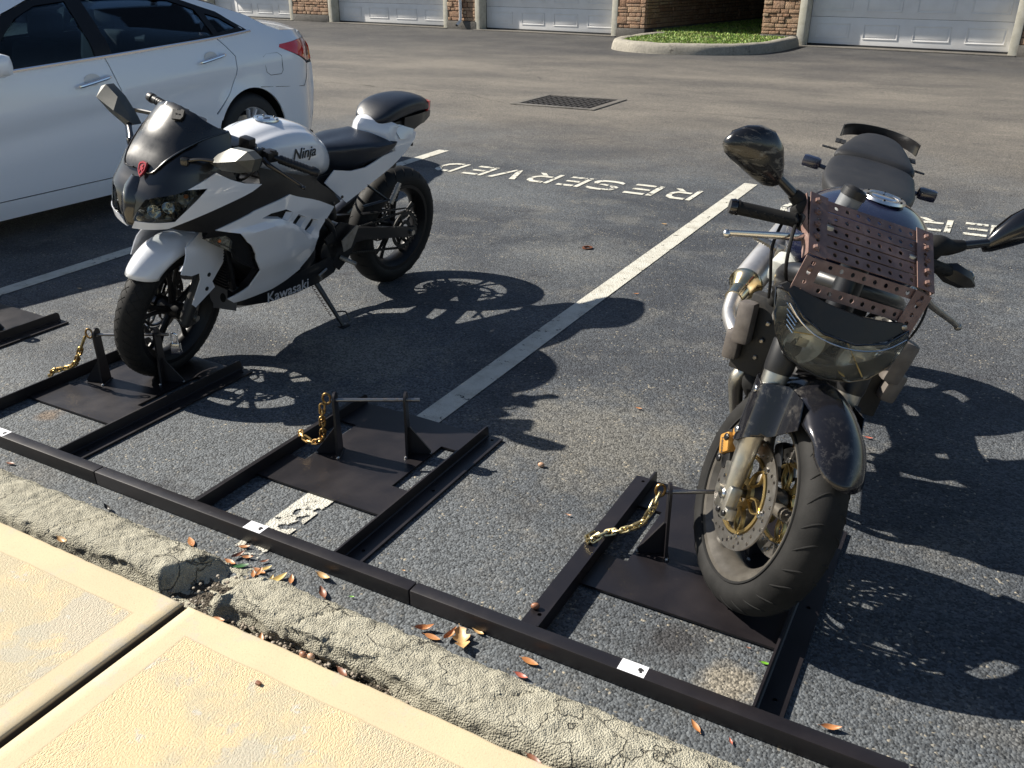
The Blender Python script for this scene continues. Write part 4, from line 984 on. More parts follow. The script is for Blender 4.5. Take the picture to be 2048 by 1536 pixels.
        mb=MB(); p=f(2.09,.605,.002); bolt(mb,p,.008,(0,s,0)); mb.build('panel_screw','frame_black',lf)
    sg=[(0.654,0.642),(0.809,0.642),(0.821,0.607),(0.756,0.559),(0.688,0.594)]
    duct=[(0.718,0.667),(0.761,0.674),(0.887,0.643),(0.918,0.597),(1.047,0.53),(1.111,0.441),(1.005,0.475),(0.8,0.53),(0.761,0.559),(0.649,0.643)]
    sgc=(sum(p[0] for p in sg)/5,sum(p[1] for p in sg)/5)
    shellpart('duct_panel','black_plastic',root,duct,.005,-.004,holes=[[(sgc[0]+(p[0]-sgc[0])*.86,sgc[1]+(p[1]-sgc[1])*.86) for p in sg]])
    for s in (1,-1):
        m=MB(); m.poly(sg,half(s,.002),.002,(),.03,DU,1); t_=m.build('turn_signal','lens_clear',root)
        m=MB(); m.poly(sg,half(s,-.014),.002,(),.012,DU,1); m.build('signal_reflector','signal_foil',t_,smooth=0)
        p=shellS(.74,.620,-.006); MB().sphere((p.x,p.y*s,p.z),.008,10).build('amber_bulb','orange',t_)
    # inner duct walls and lower lip
    for s in (1,-1):
        m=MB(); f=lambda a,z,dy: (lambda p: Vector((p.x,(p.y-dy)*s,p.z)))(shellS(a,z))
        edge=[(.661,.655),(.80,.561),(.843,.532),(1.031,.472),(1.130,.443),(1.018,.370),(.835,.306),(.735,.332)]
        vs=[];
        for a,z in edge: p=f(a,z,.0); vs+=[p,Vector((p.x-.06,p.y-s*.07,p.z))]
        m.add(vs,[(2*i,2*i+2,2*i+3,2*i+1) for i in range(len(edge)-1)]); m.build('duct_wall','black_plastic',root,smooth=30)
    # belly pan
    m=MB(); secs=[]
    for x,zt,zb,w in ((1.135,.325,.218,.085),(1.10,.316,.212,.104),(1.0,.320,.208,.142),(.85,.330,.205,.152),(.70,.345,.208,.150),(.585,.352,.226,.138),(.55,.35,.25,.125)):
        h=zt-zb; secs.append([(x,w,zt),(x,w*1.02,zt-h*.3),(x,w*.97,zb+h*.22),(x,w*.6,zb),(x,0,zb-.004),(x,-w*.6,zb),(x,-w*.97,zb+h*.22),(x,-w*1.02,zt-h*.3),(x,-w,zt),(x,-w*.8,zt-.01),(x,0,zt-.03),(x,w*.8,zt-.01)])
    m.ring(secs); bp=m.build('belly_pan','black_satin',root,smooth=30)
    m=MB(); m.add([(1.21,0,.345),(1.195,0,.222),(1.137,.104,.335),(1.137,.084,.216),(1.137,-.104,.335),(1.137,-.084,.216),(1.137,0,.205)],[(0,1,3,2),(0,4,5,1),(1,6,3),(1,5,6),(0,2,4)]); m.build('pan_nose','pan_lit_grey',bp,smooth=0)  # front wedge of the pan, its lit look carried by the paler grey
    m=MB(); m.plate([(.012*math.cos(a),.022*math.sin(a)) for a in [2*PI*k/12 for k in range(12)]],.002,basis((1.172,.046,.277),(-.5,.87,0),(0,.1,1))); m.build('drain_slot','hole_dark',bp,smooth=0)
    for s in (1,-1):
        T=Matrix(((-1*s,0,0,.90),(0,0,s,s*.1545),(0,1,0,.262),(0,0,0,1)))
        T=T@Matrix.Rotation(0,4,'Z'); v,f=text_mesh('Kawasaki',.068,T,.0006,0,.0006); MB().add(v,f).build('maker_lettering','ink_grey',bp,smooth=0)
    # --- engine, frame ---
    m=MB(); m.box((.86,0,.40),(.34,.25,.24),b=.03); m.box((.98,0,.56),(.22,.24,.22),rot=(0,-.35,0),b=.02); m.box((.66,0,.38),(.22,.20,.18),b=.03); m.build('engine','black_dusty',root)
    m=MB(); m.tube([(.80,.125,.40),(.80,.150,.40),(.80,.156,.40)],[.075,.072,.055],24); m.build('engine_cover','frame_black',root); m=MB(); m.tube([(.62,.10,.37),(.62,.135,.37),(.62,.142,.37)],[.062,.060,.045],24); m.build('sprocket_cover','frame_black',root)
    m=MB()
    for k in range(18): m.box((1.215-.0,0,.36+.013*k),(.016,.26,.003),rot=(0,.25,0))
    m.box((1.20,0,.47),(.02,.27,.25),rot=(0,.15,0),b=.005); m.build('radiator','black_plastic',root)
    for s in (1,-1): MB().tube([(1.18,s*.09,.82),(1.0,s*.13,.70),(.78,s*.135,.60),(.62,s*.13,.50),(.56,s*.12,.34)],.018,10,smooth=4).build('frame_spar','frame_black',root); MB().tube([(.66,s*.11,.66),(.40,s*.11,.70),(.12,s*.10,.80)],.012,8,smooth=4).build('subframe_tube','frame_black',root)
    m=MB(); m.box((.35,0,.72),(.55,.15,.09),rot=(0,-.10,0),b=.02); m.box((.60,0,.62),(.14,.18,.2),b=.02); m.build('tail_underside','black_plastic',root)
    for s in (1,-1):
        m=MB(); rr_=[]
        for x,z,h,w in ((.52,.405,.085,.03),(.35,.385,.062,.026),(.15,.345,.056,.024),(.0,.312,.050,.022),(-.045,.312,.044,.020)): rr_.append([(x,s*(.105+.012*(x<.3))-w/2,z-h/2),(x,s*(.105+.012*(x<.3))+w/2,z-h/2),(x,s*(.105+.012*(x<.3))+w/2,z+h/2),(x,s*(.105+.012*(x<.3))-w/2,z+h/2)])
        m.ring(rr_); m.build('swingarm','frame_black',root,smooth=20)
        MB().tube([(0,s*.115,.312),(0,s*.142,.312)],.015,6).build('axle_nut','silver',root)
    m=MB(); m.box((.50,0,.40),(.10,.20,.09),b=.02); m.build('swingarm_pivot','frame_black',root)
    # sprocket, chain, guard
    m=MB(); q=Matrix.Translation((0,.082,.312)); m.lathe([(.098,-.003),(.098,.003),(.080,.003),(.080,-.003)],q,42,loop=True); m.lathe([(.03,-.003),(.05,-.003),(.05,.003),(.03,.003)],q,30,loop=True)
    for k in range(6): a=PI*k/3; m.tube([(.045*math.cos(a),.082,.312+.045*math.sin(a)),(.085*math.cos(a),.082,.312+.085*math.sin(a))],.008,6,flat=.4)
    m.build('sprocket','black_dusty',root)
    m=MB(); cp=[]
    for k in range(13): a=-PI/2-PI*k/12*1.0; cp.append((.100*math.cos(a),.082,.312+.100*math.sin(a)))
    for k in range(7): a=PI/2-PI*k/6; cp.append((.62+.040*math.cos(a),.082,.37+.040*math.sin(a)))
    L=[Vector(p) for p in cp]; L.append(L[0]); seg=[]
    for u,v in zip(L,L[1:]):
        n_=max(1,int((v-u).length/.0135)); seg+=[u.lerp(v,t/n_) for t in range(n_)]
    for i,p in enumerate(seg):
        d=(seg[(i+1)%len(seg)]-p).normalized(); m.box(p+d*.006,(.011,.014,.011),rot=(0,-math.atan2(d.z,d.x),0),b=.003)
    m.build('drive_chain','black_dusty',root)
    m=MB(); m.tube([(.34,.085,.475),(.12,.085,.445),(.0,.085,.43)],[.012,.010,.008],6,smooth=3,flat=.35); m.build('chain_guard','black_plastic',root)
    MB().tube([(.47,0,.46),(.52,0,.66)],.03,14).build('shock','black_plastic',root)
    # foot rests
    for s in (1,-1):
        m=MB(); m.plate([(.60,.30),(.66,.44),(.56,.50),(.46,.46),(.44,.38),(.50,.30),(.56,.26)],.008,Matrix(((1,0,0,0),(0,0,1,s*.138-.004),(0,1,0,0),(0,0,0,1)))); pb=m.build('footrest_bracket','frame_black',root)
        m=MB(); m.plate([(.575,.42),(.475,.475),(.46,.465),(.51,.37),(.56,.36)],.004,Matrix(((1,0,0,0),(0,0,1,s*.166-.002),(0,1,0,0),(0,0,0,1)))); m.build('heel_guard','alu_dull',root)
        m=MB(); m.tube([(.555,s*.145,.325),(.535,s*.225,.312)],[.011,.010],8); m.build('rider_peg','alu_dull',root)
        m=MB(); m.tube([(.66,s*.155,.30),(.72,s*.165,.285),(.735,s*.195,.285)],.006,6); m.build('foot_lever','alu_dull',root)
        m=MB(); m.tube([(.40,s*.12,.66),(.22,s*.135,.535),(.155,s*.14,.52)],[.010,.010,.012],8,flat=.6); m.tube([(.38,s*.12,.53),(.22,s*.135,.535)],[.008,.010],8,flat=.6)
        m.build('pillion_bracket','frame_black',root)
        m=MB(); m.tube([(.205,s*.145,.515),(.15,s*.150,.61)],[.013,.011],8)
        for k in range(6): p=Vector((.205,s*.145,.515)).lerp(Vector((.15,s*.150,.61)),.15+.13*k); m.tube([p,p+Vector((-.003,0,.005))],.0145,8)
        m.build('pillion_peg','alu_dull',root)
    # exhaust
    m=MB(); m.tube([(1.05,-.06,.35),(.95,-.06,.20),(.75,-.08,.19),(.5,-.12,.22),(.42,-.15,.27)],[.022,.022,.022,.024,.028],12,smooth=4); m.build('exhaust_pipe','alu_dull',root)
    m=MB(); m.tube([(.42,-.15,.27),(.36,-.165,.31),(.05,-.185,.42),(.0,-.19,.44)],[.03,.052,.056,.045],18); m.build('silencer','black_satin',root)
    # side stand
    ft=Vector((.655,.262,.044)); tp=Vector((.70,.12,.24))
    m=MB(); m.tube([tp,tp.lerp(ft,.55),ft],[.014,.011,.009],10); m.box(ft+Vector((0,.006,-.001)),(.05,.035,.007),b=.002); m.tube([tp.lerp(ft,.70),tp.lerp(ft,.74)+Vector((-.05,.015,0)),tp.lerp(ft,.95)+Vector((-.045,.01,0))],.004,6,smooth=4); sst=m.build('side_stand','frame_black',root)
    m=MB(); m.tube([tp+Vector((.03,0,.0))+(ft-tp)*.75*(k/60)*1.0+Vector((.006*math.cos(k*1.25),.006*math.sin(k*1.25),0)) for k in range(61)],.0016,5); m.build('stand_spring','rust',sst)
    # --- tank ---
    m=MB(); secs=[]
    for x,w,zt,zb,e in ((1.085,.035,.905,.86,2.2),(1.065,.085,.925,.83,2.3),(1.02,.130,.951,.79,2.5),(.96,.152,.970,.76,2.6),(.88,.160,.981,.74,2.6),(.80,.162,.976,.72,2.6),(.72,.156,.955,.71,2.6),(.65,.132,.915,.70,2.6),(.60,.105,.868,.69,2.5),(.575,.088,.835,.69,2.4),(.565,.05,.80,.72,2.2)):
        mid=zb+(zt-zb)*.52; r=[]
        for k in range(36):
            a=2*PI*k/36; c=math.cos(a);s=math.sin(a)
            y=w*abs(c)**(2/e)*(1 if c>=0 else -1); h=(zt-mid) if s>=0 else (mid-zb); z=mid+h*abs(s)**(2/e)*(1 if s>=0 else -1)
            # raised centre section with shoulders
            if s>0:
                z-=.010*math.exp(-((abs(y)-w*.62)/.018)**2)*min(1,w/.12)
            if s<0: y*=1-.25*abs(s)**1.5*(1 if x<.9 else .4)
            r.append((x,y,z))
        secs.append(r)
    m.ring(secs); tk=m.build('fuel_tank','paint_white',root,smooth=60,sub=1)
    q=Matrix.Translation((.868,0,.9815))@Matrix.Rotation(rad(-3),4,'Y')@Matrix.Rotation(PI/2,4,'X')
    m=MB(); m.lathe([(.0,.0035),(.030,.0035),(.033,.002),(.035,-.004)],q,32)
    m.build('filler_cap','chrome',tk); m=MB(); m.lathe([(.037,-.004),(.037,.003),(.043,.0045),(.050,.003),(.052,-.004)],q,40,loop=True)
    m.build('cap_ring','silver_bright',tk)
    m=MB()
    for k in range(6):
        a=PI*k/3; bolt(m,(.868+.044*math.cos(a),.044*math.sin(a),.984),.004,(0,0,1),.003)
    m.build('cap_screws','frame_black',tk)
    m=MB(); m.box((.875,.008,.986),(.03,.016,.004),b=.0015); m.build('key_flap','frame_black',tk)
    for s in (1,-1):
        T=Matrix(((-1*s,0,0,.815),(0,-.10,s,s*.1625),(0,1,0,.868),(0,0,0,1)))
        v,f=text_mesh('Ninja',.062,T,.0012,.35,.0002); vs=[]
        MB().add(v,f).build('model_lettering','ink_black',tk,smooth=0)
    # --- seats and tail ---
    m=MB()
    rings=[]
    for x,w,zt,zs,e in ((.675,.040,.835,.80,2),(.65,.066,.842,.765,2.2),(.58,.084,.845,.715,2.3),(.52,.108,.846,.675,2.4),(.46,.136,.850,.672,2.5),(.41,.154,.853,.70,2.5),(.36,.160,.857,.725,2.6),(.325,.160,.862,.740,2.6),(.308,.154,.864,.755,2.6),(.300,.14,.860,.78,2.4)):
        r=[]; mid=zt-.035
        for k in range(28):
            a=2*PI*k/28; c=math.cos(a);s=math.sin(a); y=w*abs(c)**(2/e)*(1 if c>=0 else -1)
            z=mid+(.035 if s>=0 else (mid-zs))*abs(s)**(2/e)*(1 if s>=0 else -1); z-= .006*math.exp(-(y/.03)**2) if s>0 else 0
            z-=.045*smooth01(.45,.30,x)*abs(y/.16)**2.2 if s>0 else 0
            r.append((x-.135*smooth01(.52,.30,x)*abs(y/.16)**2,y,z))
        rings.append(r)
    m.ring(rings); m.build('rider_seat','seat_vinyl',root,smooth=60,sub=1)
    m=MB(); rings=[]
    for x,w,zt,zs in ((.250,.045,.905,.885),(.235,.074,.925,.876),(.20,.098,.955,.872),(.16,.110,.978,.872),(.08,.108,.993,.885),(-.02,.098,.996,.895),(-.10,.086,.984,.900),(-.160,.068,.962,.900),(-.188,.04,.940,.905)):
        r=[];mid=zt-.045 if zt-zs>.06 else (zt+zs)/2
        for k in range(28):
            a=2*PI*k/28; c=math.cos(a);s=math.sin(a); y=w*abs(c)**(2/2.5)*(1 if c>=0 else -1); z=mid+((zt-mid) if s>=0 else (mid-zs))*abs(s)**(2/2.5)*(1 if s>=0 else -1); r.append((x,y,z))
        rings.append(r)
    m.ring(rings); m.build('pillion_seat','seat_vinyl',root,smooth=60,sub=1)
    # white tail: body under and in front of the pillion seat
    tl=[(.135,.865),(.19,.865),(.345,.880),(.385,.80),(.36,.745),(.30,.715),(.42,.672),(.545,.70),(.625,.70),(.505,.583),(.34,.645),(.17,.69),(.06,.745),(-.02,.80),(.02,.84)]
    # side panels as an outline on a tapering flank
    def tail(s):
        def f(x,z,o):
            w=.070+.068*smooth01(-.2,.42,x)-.010*smooth01(.45,.62,x); w*=1-.25*smooth01(.80,.58,z)*.6; w-=.034*smooth01(.80,.90,z)
            return Vector((x,s*(w+.012+o),z))
        return f
    out=[(.655,.70),(.505,.578),(.34,.640),(.17,.690),(.06,.735),(-.02,.785),(-.03,.82),(.04,.855),(.10,.873),(.20,.875),(.20,.845),(.165,.81),(.175,.765),(.27,.76),(.40,.73),(.50,.73),(.60,.75)]
    for s in (1,-1):
        m=MB(); m.poly(out,tail(s),.006,(),.03); tp_=m.build('tail_panel','paint_white',root,smooth=40)
        mb=MB(); p=tail(s)(.535,.612,.001); bolt(mb,p,.007,(0,s,0)); mb.build('panel_screw','frame_black',tp_)
        # facet step
        m=MB(); m.poly([(.33,.865),(.12,.862),(.00,.84),(.16,.80),(.24,.825)],tail(s),.004,(),.03); 
        m=MB(); m.poly([(.16,.868),(.08,.866),(-.01,.838),(.03,.80),(.13,.815)],lambda u,v,o,s=s: tail(s)(u,v,o+.006),.004,(),.03); m.build('tail_blade','paint_white',root,smooth=30)
    m=MB(); rows=[]
    for x,w,z,bx in ((.292,.136,.80,.115),(.306,.134,.850,.12),(.300,.128,.885,.13),(.280,.118,.908,.13),(.240,.112,.918,.10),(.16,.108,.905,.03)):
        rows.append([(x-bx*abs(u)**1.6,w*u,z-.035*abs(u)**2.5) for u in (-1,-.75,-.5,-.25,0,.25,.5,.75,1)])
    m.ring(rows,closed=False); hp=m.build('seat_hump','paint_white',root,smooth=25); hp.modifiers.new('s','SOLIDIFY').thickness=.005
    m=MB(); m.box((.02,0,.865),(.30,.15,.04),b=.015); m.build('tail_core','black_plastic',root)
    m=MB(); rr_=[]
    for x,w,zt,zb in ((.06,.088,.90,.80),(-.05,.088,.905,.845),(-.13,.075,.905,.86),(-.185,.055,.90,.87)): rr_.append([(x,w,zt),(x,w,zb),(x,w*.5,zb-.02),(x,-w*.5,zb-.02),(x,-w,zb),(x,-w,zt)])
    m.ring(rr_); m.build('tail_cover','black_satin',root,smooth=20)
    m=MB(); rr_=[]
    for x,w,zt,zb in ((-.150,.066,.950,.885),(-.178,.058,.948,.885),(-.200,.044,.940,.89),(-.208,.03,.93,.895)): rr_.append([(x,w,zt),(x,w*1.02,(zt+zb)/2),(x,w*.9,zb),(x,0,zb-.006),(x,-w*.9,zb),(x,-w*1.02,(zt+zb)/2),(x,-w,zt),(x,0,zt+.004)])
    m.ring(rr_); m.build('tail_light','red_lens',root,smooth=40)
    m=MB(); m.tube([(.00,.05,.80),(-.03,.065,.765),(-.035,.07,.745)],[.008,.010,.006],8); m.build('helmet_hook','frame_black',root)
    # --- mirrors ---
    for s in (1,-1):
        XF[0]=Matrix.Identity(4)
        base=Vector((1.40,s*.150,.932)); nk=Vector((1.345,s*.235,.944 if s>0 else .968))
        m=MB(); m.box(base,(.035,.03,.028),rot=(0,0,s*.4),b=.008); m.tube([base,base.lerp(nk,.5)+Vector((0,0,.006)),nk],[.011,.008,.010],10,smooth=3,flat=.7); m.build('mirror_stalk','black_satin',root)
        # faceted shell: diamond outline with a crease
        P=[(.198,.928),(.250,.972),(.318,1.010),(.400,1.018),(.438,1.000),(.418,.950),(.350,.928),(.265,.915)]
        if s<0: P=[(.215,.968),(.250,1.01),(.300,1.055),(.365,1.088),(.395,1.075),(.405,1.03),(.360,.985),(.265,.952)]
        bx=1.325; front=[Vector((bx+.012,s*y,z)) for y,z in P]; back=[Vector((bx-.022,s*y,z)) for y,z in P]
        cy=sum(y for y,z in P)/len(P); cz=sum(z for y,z in P)/len(P)
        pk=[Vector((bx+.052,s*(cy+.055),cz+.022)),Vector((bx+.050,s*(cy-.04),cz-.008))]
        m=MB(); n_=len(P); vs=front+pk+back; fs=[]
        for i in range(n_):
            j=(i+1)%n_; k=n_+(0 if P[i][0]+P[j][0]>2*cy else 1); fs.append((i,j,k)); fs.append((i,j,n_+2+j,n_+2+i))
        for i in range(n_):
            j=(i+1)%n_
            if (P[i][0]+P[j][0]>2*cy)!=(P[j][0]+P[(j+1)%n_][0]>2*cy): fs.append((j,n_,n_+1))
        m.add(vs,fs); mr=m.build('mirror','alu_black' if 'alu_black' in MAT else 'black_plastic',root,smooth=20)
        m=MB(); m.add([Vector((bx-.020,s*(cy+(y-cy)*.94),cz+(z-cz)*.92)) for y,z in P],[tuple(range(n_))]); m.build('mirror_glass','mirror_glass',mr,smooth=0)
    # --- badge on the nose and bracket on the screen ---
    def at_shell(a,z,off,spin=0,s=1):
        p=shellS(a,z,off); e=1e-3; pu=shellS(a+e,z,off); pz=shellS(a,z+e,off); U=(pu-p).normalized(); V=(pz-p).normalized(); n_=U.cross(V).normalized(); V=n_.cross(U)
        M=Matrix((U,V,n_)).transposed().to_4x4(); M.translation=p; return M@Matrix.Rotation(spin,4,'Z')
    T=at_shell(.09,.890,.014,.15)
    sh=[(-.017,.026),(0,.031),(.017,.026),(.021,.016),(.019,-.004),(.010,-.022),(0,-.032),(-.010,-.022),(-.019,-.004),(-.021,.016)]
    m=MB(); m.plate(sh,.006,T@Matrix.Translation((0,0,-.004))); bd=m.build('shield_badge','red_dark',root,smooth=20)
    m=MB(); m.plate([(x*.86,y*.86) for x,y in sh],.002,T@Matrix.Translation((0,0,.0018)),[[(x*.70,y*.70) for x,y in sh]]); m.build('badge_rim','red_badge',bd,smooth=0)
    lion=[[(-.004,.012),(.001,.017),(.006,.015),(.005,.010),(.002,.008),(.006,.003),(.010,.006),(.008,-.001),(.004,-.004),(.008,-.011),(.004,-.012),(.001,-.005),(-.003,-.006),(-.004,-.013),(-.008,-.013),(-.005,-.004),(-.003,.002),(-.008,.004),(-.009,.008),(-.003,.007)]]
    m=MB(); m.plate(lion[0],.002,T@Matrix.Translation((0,0,.0018))); m.build('badge_emblem','red_badge',bd,smooth=0)
    T=at_shell(.23,1.068,.010,.15)
    m=MB(); m.plate([(-.020,-.020),(.014,-.022),(.022,-.010),(.022,.016),(.010,.020),(.008,.014),(-.004,.014),(-.008,.021),(-.022,.018)],.009,T); mt=m.build('screen_mount','black_dusty',root,smooth=20)
    m=MB(); m.plate([(-.008,-.002),(-.002,-.002),(-.002,.002),(-.008,.002)],.001,T@Matrix.Translation((0,0,.009))); m.plate([(.004,-.004),(.010,-.004),(.010,.000),(.004,.000)],.001,T@Matrix.Translation((0,0,.009))); m.build('mount_slots','hole_dark',mt,smooth=0)
    XF[0]=Matrix.Identity(4); return root
mk('alu_black',(.085,.088,.082),.42,.3,0,(.11,.11,.10),30,.4,.7,400,.0002)
white_bike()
# ================= DARK NAKED MOTORCYCLE =================
NK=dict(o=(-.5771,3.4159,0),th=-1.45103,ph=.210452,de=.497099,wb=1.4529,rake=.292678,trail=.098)
def perf_strip(m,o,u,v,L,W,th=.002,n=10,side_holes=True,hr=.0058,dashed=False):
    """flat perforated bar: origin corner o, along u (length L), across v (width W)"""
    u=Vector(u).normalized(); v=Vector(v); v=(v-u*u.dot(v)).normalized(); n_=u.cross(v)
    T=Matrix((u,v,n_)).transposed().to_4x4(); T.translation=Vector(o)
    holes=[]
    if side_holes:
        for k in range(n):
            x=L*(k+.5)/n; holes.append([(x+hr*math.cos(t),W/2+hr*math.sin(t)) for t in [2*PI*j/10 for j in range(10)]])
    m.plate([(0,0),(L,0),(L,W),(0,W)],th,T,holes)
def dark_bike():
    B=frame(NK['th'],NK['ph'],NK['o']); root=empty('motorcycle',mat=B)
    tag(root,'dark naked motorcycle with scuffed mudguard and brown perforated metal panel over its headlight','motorcycle')
    wb=NK['wb']; S=steer_mat(wb,NK['trail'],NK['rake'],NK['de'])
    XF[0]=Matrix.Identity(4)
    wheel(root,(0,0,.315),.315,.178,'black_satin',(3,'wide'),'rubber',(26,'rain'),discs=((-.085,-1),),disc_r=.11,name='rear_wheel')
    XF[0]=S
    wheel(root,(wb,0,.30),.300,.124,'rim_bronze',(3,'wide'),'rubber_dusty',(30,'rain'),discs=((-.060,-1),(.060,1)),disc_r=.148,carrier='gold_disc',name='front_wheel')
    ra=NK['rake']; ax=Vector((-math.sin(ra),0,math.cos(ra))); fx=Vector((math.cos(ra),0,math.sin(ra))); A=Vector((wb+.012,0,.300))
    for s in (1,-1):
        o_=Vector((0,s*.104,0)); m=MB()
        m.tube([A+o_-ax*.03,A+o_+ax*.04,A+o_+ax*.10,A+o_+ax*.155,A+o_+ax*.16,A+o_+ax*.235,A+o_+ax*.24,A+o_+ax*.262,A+o_+ax*.33],[.018,.024,.0265,.0265,.029,.029,.027,.031,.032],20)
        m.box(A+o_-ax*.012+fx*.0,(.062,.034,.075),rot=(0,-ra,0),b=.010)
        m.box(A+o_-ax*.045+fx*.018,(.05,.030,.032),rot=(0,-ra,0),b=.006)
        fl=m.build('fork_leg','silver',root)
        m=MB(); m.box(A+o_+ax*.13-fx*.038,(.05,.014,.05),rot=(0,-ra+.3,0),b=.004); m.box(A+o_+ax*.055-fx*.036,(.05,.014,.035),rot=(0,-ra-.3,0),b=.004); m.build('caliper_lug','silver',fl)
        mb=MB(); q=A+o_+Vector((0,s*.017,0)); bolt(mb,q-ax*.004,.0145,(0,s,0),.008); mb.build('axle_clamp','silver_bright',fl)
        for dz,dx in ((-.047,.004),(-.045,.034)):
            mb=MB(); bolt(mb,q+ax*dz+fx*dx,.008,(0,s,0),.005); mb.build('pinch_bolt','frame_black',fl)
        m=MB(); m.tube([A+o_+ax*.33,A+o_+ax*.345,A+o_+ax*.405,A+o_+ax*.41],[.034,.036,.037,.0355],20); m.build('fork_gaiter','black_plastic',fl)
        m=MB(); m.tube([A+o_+ax*.405,A+o_+ax*.50],.0235,18); m.build('fork_tube','frame_black',fl)
        m=MB(); m.box(A+o_+ax*.495,(.07,.07,.05),rot=(0,-ra,0),b=.014); m.build('lower_clamp','black_dusty',root)
        # calipers behind the legs
        cp=A+Vector((0,s*.078,0))-fx*.105+ax*.085
        m=MB(); m.box(cp,(.046,.050,.105),rot=(0,-ra-.55,0),b=.012); cal=m.build('brake_caliper','frame_black',root)
        m=MB(); m.box(cp+Vector((0,s*.018,0))-fx*.006+ax*.012,(.046,.032,.056),rot=(0,-ra-.55,0),b=.009); m.box(cp+Vector((0,s*.012,0))+ax*.052+fx*.012,(.022,.026,.022),rot=(0,-ra-.55,0),b=.006); m.build('caliper_cover','gold_caliper',cal)
        for dz in (-.03,.03): mb=MB(); bolt(mb,cp+Vector((.0,s*.032,0))+ax*dz,.010,(0,s,0),.006); mb.build('caliper_bolt','frame_black',cal)
        R_=Matrix.Rotation(0,4,'Z')
        T=Matrix.Translation(cp+Vector((0,s*.0345,0))-fx*.006+ax*.005)@Matrix.Rotation(-ra-.55+PI/2,4,'Y')@Matrix(((-s*-1*-1,0,0,0),(0,0,s,0),(0,1,0,0),(0,0,0,1)))
        v,f=text_mesh('NISSIN',.014,T,.0005,0,.0003); MB().add(v,f).build('caliper_lettering','silver_bright',cal,smooth=0)
    m=MB(); m.tube([(wb,-.135,.3),(wb,.135,.3)],.012,14); m.build('front_axle','silver',root)
    MB().box(A+ax*.495,(.055,.20,.04),rot=(0,-ra,0),b=.01).build('steering_yoke','black_dusty',root)
    # --- mudguard ---
    C=Vector((wb,0,.30)); m=MB(); rows=[]
    NT_=30
    for i in range(NT_+1):
        t=i/NT_; th=rad(43+t*95); w=.079-.010*(1-smooth01(0,.25,t))-.012*smooth01(.8,1,t); row=[]
        for k in range(-9,10):
            u=k/9; a=u*rad(86); r=.327+.020*math.sin(min(1,t*1.15)*PI)**.8; y=w*math.sin(a); rr=r-.066*(1-math.cos(a))*(.45+.55*smooth01(0,.35,t))
            rr+=.003*max(0,1-abs(u)/.25)
            tt=th+.24*(1-smooth01(0,.5,t))*u*u
            row.append((C.x+rr*math.cos(tt),y,C.z+rr*math.sin(tt)))
        rows.append(row)
    n=len(rows[0]); m.add([p for r in rows for p in r],[(i*n+k,i*n+k+1,(i+1)*n+k+1,(i+1)*n+k) for i in range(NT_) for k in range(n-1)])
    g=m.build('front_mudguard','mudguard_scuffed',root,smooth=60); g.modifiers.new('s','SOLIDIFY').thickness=.003
    for s in (1,-1):
        out=[(1.54,.565),(1.485,.51),(1.455,.470),(1.425,.435),(1.385,.408),(1.335,.395),(1.315,.42),(1.305,.47),(1.30,.53),(1.315,.578),(1.345,.590),(1.39,.585),(1.43,.615),(1.50,.62)]
        def fm(u,v,o,s=s):
            p=Vector((u,0,v))-A; d=p.dot(fx); y=.086+.055*math.exp(-(d/.050)**4)
            return Vector((u,s*(y+o),v))
        m=MB(); m.poly(out,fm,.003,(),.008); q=m.build('mudguard_bracket','mudguard_scuffed',root,smooth=60)
        for bx,bz in ((1.405,.452),(1.385,.565)):
            mb=MB(); bolt(mb,fm(bx,bz,.001),.009,(0,s,0),.005); mb.build('bracket_bolt','silver_bright',q)
    # --- headlight ---
    Ho=[(-.218,.822),(-.212,.775),(-.19,.735),(-.158,.702),(-.13,.682),(-.08,.666),(-.04,.657),(0,.652),(.06,.660),(.10,.682),(.128,.73),(.145,.795),(.145,.818),(.08,.785),(0,.766),(-.09,.770),(-.15,.790),(-.195,.825)]
    cyh,czh=-.035,.745
    def hs(y,z,o,k=1.0):
        r2=((y-cyh)/.20)**2+((z-czh)/.11)**2; x=1.360+.075*math.sqrt(max(0,1-min(1,r2*.75)))*k
        return Vector((x+o,y,z))
    m=MB(); m.poly(Ho,lambda u,v,o: hs(u,v,o),.002,(),.015); hl=m.build('headlight','lens_clear',root,smooth=60)
    m=MB(); vs=[];n=len(Ho)
    for (y,z) in Ho:
        p=hs(y,z,0); vs+=[p+Vector((.001,0,0)),Vector((1.31,cyh+(y-cyh)*.80,czh+(z-czh)*.85+.005))]
    m.add(vs,[(2*i,2*((i+1)%n),2*((i+1)%n)+1,2*i+1) for i in range(n)]); m.add([vs[2*i+1] for i in range(n)],[tuple(range(n))])
    m.build('headlight_shell','lamp_mosaic',hl,smooth=30)
    # rim bead round the lens
    m=MB(); m.tube([hs(y,z,.0) for y,z in Ho],.0028,6,loop=True); m.build('lens_rim','black_gloss',hl)
    m=MB(); m.tube([hs(y,z,.0035) for y,z in [(-.19,.808),(-.15,.779),(-.09,.758),(0,.754),(.08,.772),(.138,.802)]],.0018,6,smooth=3); m.build('lens_edge','silver_bright',hl)
    for (y,z,r,asp) in ((-.105,.722,.052,1),(.050,.715,.054,1)):
        T=Matrix.Translation((1.364,y,z))@Matrix.Rotation(-PI/2,4,'Z')
        MB().lathe([(r,.046),(r*.98,.034),(r*.82,.016),(r*.5,.004),(.006,0)],T,30).build('reflector','reflector_pale',hl)
        MB().tube([(1.352,y,z),(1.385,y,z)],.007,10).build('bulb','silver_bright',hl)
        m=MB(); m.box((1.400,y,z),(.003,.028,.022),b=.001); m.build('bulb_cap','silver',hl)
